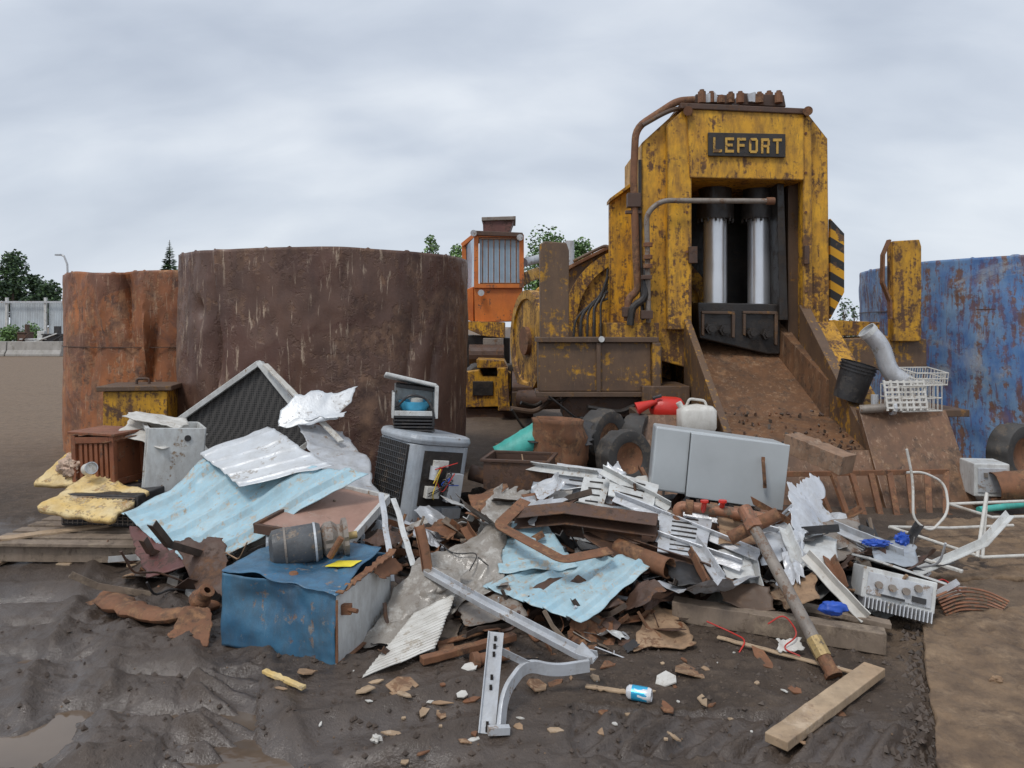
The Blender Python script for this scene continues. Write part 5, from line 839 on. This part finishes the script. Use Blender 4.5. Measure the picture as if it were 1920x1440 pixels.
# tangled scrap filling the heap
m_=MB(); mats=['rust','darkrust','galv','alu','white','blackpl','card','oldwood','film','clod']
LIM=[(230,1200),(690,1015),(880,968),(1000,925),(1130,905),(1225,930),(1480,968),(1600,990),(1690,1012),(1750,1060),(9999,1400)]
def junk(x0,x1,y0,y1,zm,n,wts,Ls=1.,zp=1.2):
    for k_ in range(n):
        x=rnd.uniform(x0,x1);y=rnd.uniform(y0,y1); e=max(0,1-((x-(x0+x1)/2)/((x1-x0)/2))**4)*max(.15,1-((y-y1)/(y1-y0))**2*.9)
        z=gh(x,y)+rnd.random()**zp*zm*e; px=960+x*F/y; py=HY+(CZ-z-.06)*F/y
        lim=[l for a,l in LIM if px<a][0]
        if py<lim or (px>1250 and py>1115): continue
        mi=rnd.choices(range(10),wts)[0]; kd=rnd.random(); T_=Euler((rnd.uniform(-.6,.6),rnd.uniform(-.6,.6),rnd.uniform(0,6.3))).to_matrix(); L=rnd.uniform(.06,.34)*Ls*(1.6 if rnd.random()<.2 else 1)
        if kd<.14: m_.box((x,y,z),(L,rnd.uniform(.05,.18)*Ls,.005),T_,mi)
        elif kd<.38: a=V((x,y,z));m_.sweep([(p*Ls,q*Ls) for p,q in LP],[a,a+T_@V((L,0,0)),a+T_@V((L*1.5,L*.2,.03))],mi)
        elif kd<.60: a=V((x,y,z));m_.tube(fillet([a,a+T_@V((L*.6,0,0)),a+T_@V((L,L*.4,0)),a+T_@V((L*1.3,L*.5,.1))],.05,3),rnd.uniform(.003,.014),6,mi)
        elif kd<.68: m_.box((x,y,z),(L*.5,L*.4,rnd.uniform(.03,.1)*Ls),T_,mi)
        else:
            a=V((x,y,z)); b0=len(m_.m); sheetmb([a,a+T_@V((L,0,0)),a+T_@V((L,L*.8,0)),a+T_@V((0,L*.8,0))],nu=10,nv=10,amp=.06,fr=5,cr=.02,rag=.12,seed=rnd.random()*9,mb=m_); m_.m[b0:]=[mi]*(len(m_.m)-b0)
junk(-.5,1.4,4.6,6.4,.58,460,[6,7,4,2,2,5,2,3,2,2],1.05); junk(.9,2.6,4.5,5.8,.55,430,[5,7,4,2,3,6,1,2,2,2],1.1,1.5); junk(.9,2.4,4.2,4.7,.18,110,[5,7,3,1,2,6,1,2,1,3],.8); junk(-2.3,-.5,4.6,6.2,.5,300,[5,6,3,1,1,4,1,2,2,3]); junk(-2.9,-2.0,5.2,6.4,.4,90,[3,4,2,1,1,4,1,2,1,2]); junk(-.6,1.1,3.8,4.5,.09,130,[6,7,1,.5,.5,3,1.5,3,.5,6],.7)
build(m_,'scrap_tangle',mats,None,'tangle of small mixed metal and plastic scrap filling the pile','scrap',None,'stuff')
m_=MB()
for k in range(3000):
    Y=2.75+rnd.random()**1.6*5; x=rnd.uniform(-.72,.72)*Y; s_=rnd.uniform(.002,.006); cl=k%2==0
    if cl:
        s_=rnd.uniform(.005,.018); x=rnd.gauss(.2,1.2) if k%8 else x; Y=rnd.uniform(2.8,4.6)
        if k%10==4: Y=rnd.uniform(2.8,4.3); x=.55*Y+rnd.gauss(0,.06); s_*=1.3
    z=gh(x,Y)
    if z<-.06: continue
    vs_=[V((rnd.uniform(.7,1.3)*a,rnd.uniform(.7,1.3)*b_,rnd.uniform(.6,1.1)*c))*s_+V((x,Y,z+s_*.1)) for a,b_,c in((1,0,0),(-1,0,0),(0,1,0),(0,-1,0),(0,0,1),(0,0,-1))]
    m_.add(vs_,[(0,2,4),(2,1,4),(1,3,4),(3,0,4),(2,0,5),(1,2,5),(3,1,5),(0,3,5)],1 if cl else rnd.choice([0,1,1,2]))
build(m_,'gravel',['stone','clod','twig'],None,'loose grit and mud crumbs strewn over the mud','gravel',None,'stuff')
# ---------------------------------------------------------------- world, sun, camera
w=bpy.data.worlds.new('World'); SC.world=w; w.use_nodes=True; nt=w.node_tree; nt.nodes.clear()
sd=V((-.35,-.55,1.0)).normalized()
sk=nd(nt,'TexSky',sky_type='NISHITA',sun_disc=False,sun_elevation=math.asin(sd.z),sun_rotation=math.atan2(sd.x,sd.y),air_density=1.5,dust_density=3.)
tc=nd(nt,'TexCoord'); sp=nd(nt,'SeparateXYZ',{0:tc.outputs['Generated']}); zz=ma(nt,'ADD',ma(nt,'MAXIMUM',sp.outputs[2],0.),.5)
cv=nd(nt,'CombineXYZ',{0:ma(nt,'DIVIDE',sp.outputs[0],zz),1:ma(nt,'DIVIDE',sp.outputs[1],zz),2:.7}).outputs[0]
n1=noi(nt,mapp(nt,cv,(1.0,2.0,1)),1.5,3,.45,.2); n2=noi(nt,mapp(nt,cv,(1.5,2.8,1)),3.0,5,.5,.3)
f=ma(nt,'ADD',ma(nt,'MULTIPLY',n1,.75),ma(nt,'MULTIPLY',n2,.25))
cc=ramp(nt,f,[(.35,(.43,.485,.585)),(.5,(.575,.63,.72)),(.64,(.74,.785,.85))])
hz=nd(nt,'MapRange',{0:sp.outputs[2],1:0.,2:.25,3:.6,4:0.}).outputs[0]; cc=mix(nt,hz,cc,(.70,.765,.85))
b1=nd(nt,'Background',{'Color':sk.outputs[0],'Strength':.12}); b2_=nd(nt,'Background',{'Color':cc,'Strength':1.10})
mx=nd(nt,'MixShader',{0:.92,1:b1.outputs[0],2:b2_.outputs[0]}); out=nt.nodes.new('ShaderNodeOutputWorld'); nt.links.new(mx.outputs[0],out.inputs[0])
sl=bpy.data.lights.new('sun','SUN'); sl.energy=1.5; sl.angle=R(14); sl.color=(1,.97,.93); so=bpy.data.objects.new('sun',sl); C.objects.link(so); so.rotation_euler=sd.to_track_quat('Z','Y').to_euler(); so.location=(0,0,20)
cd=bpy.data.cameras.new('camera'); co=bpy.data.objects.new('camera',cd); C.objects.link(co); co.location=(0,0,CZ); co.rotation_euler=(R(90),0,0); cd.sensor_width=36; cd.lens=36*F/1920; cd.shift_y=-(720-HY)/1920; cd.clip_end=2000; cd.clip_start=.05; SC.camera=co
SC.view_settings.view_transform='Standard'; SC.view_settings.look='None'; SC.view_settings.exposure=0
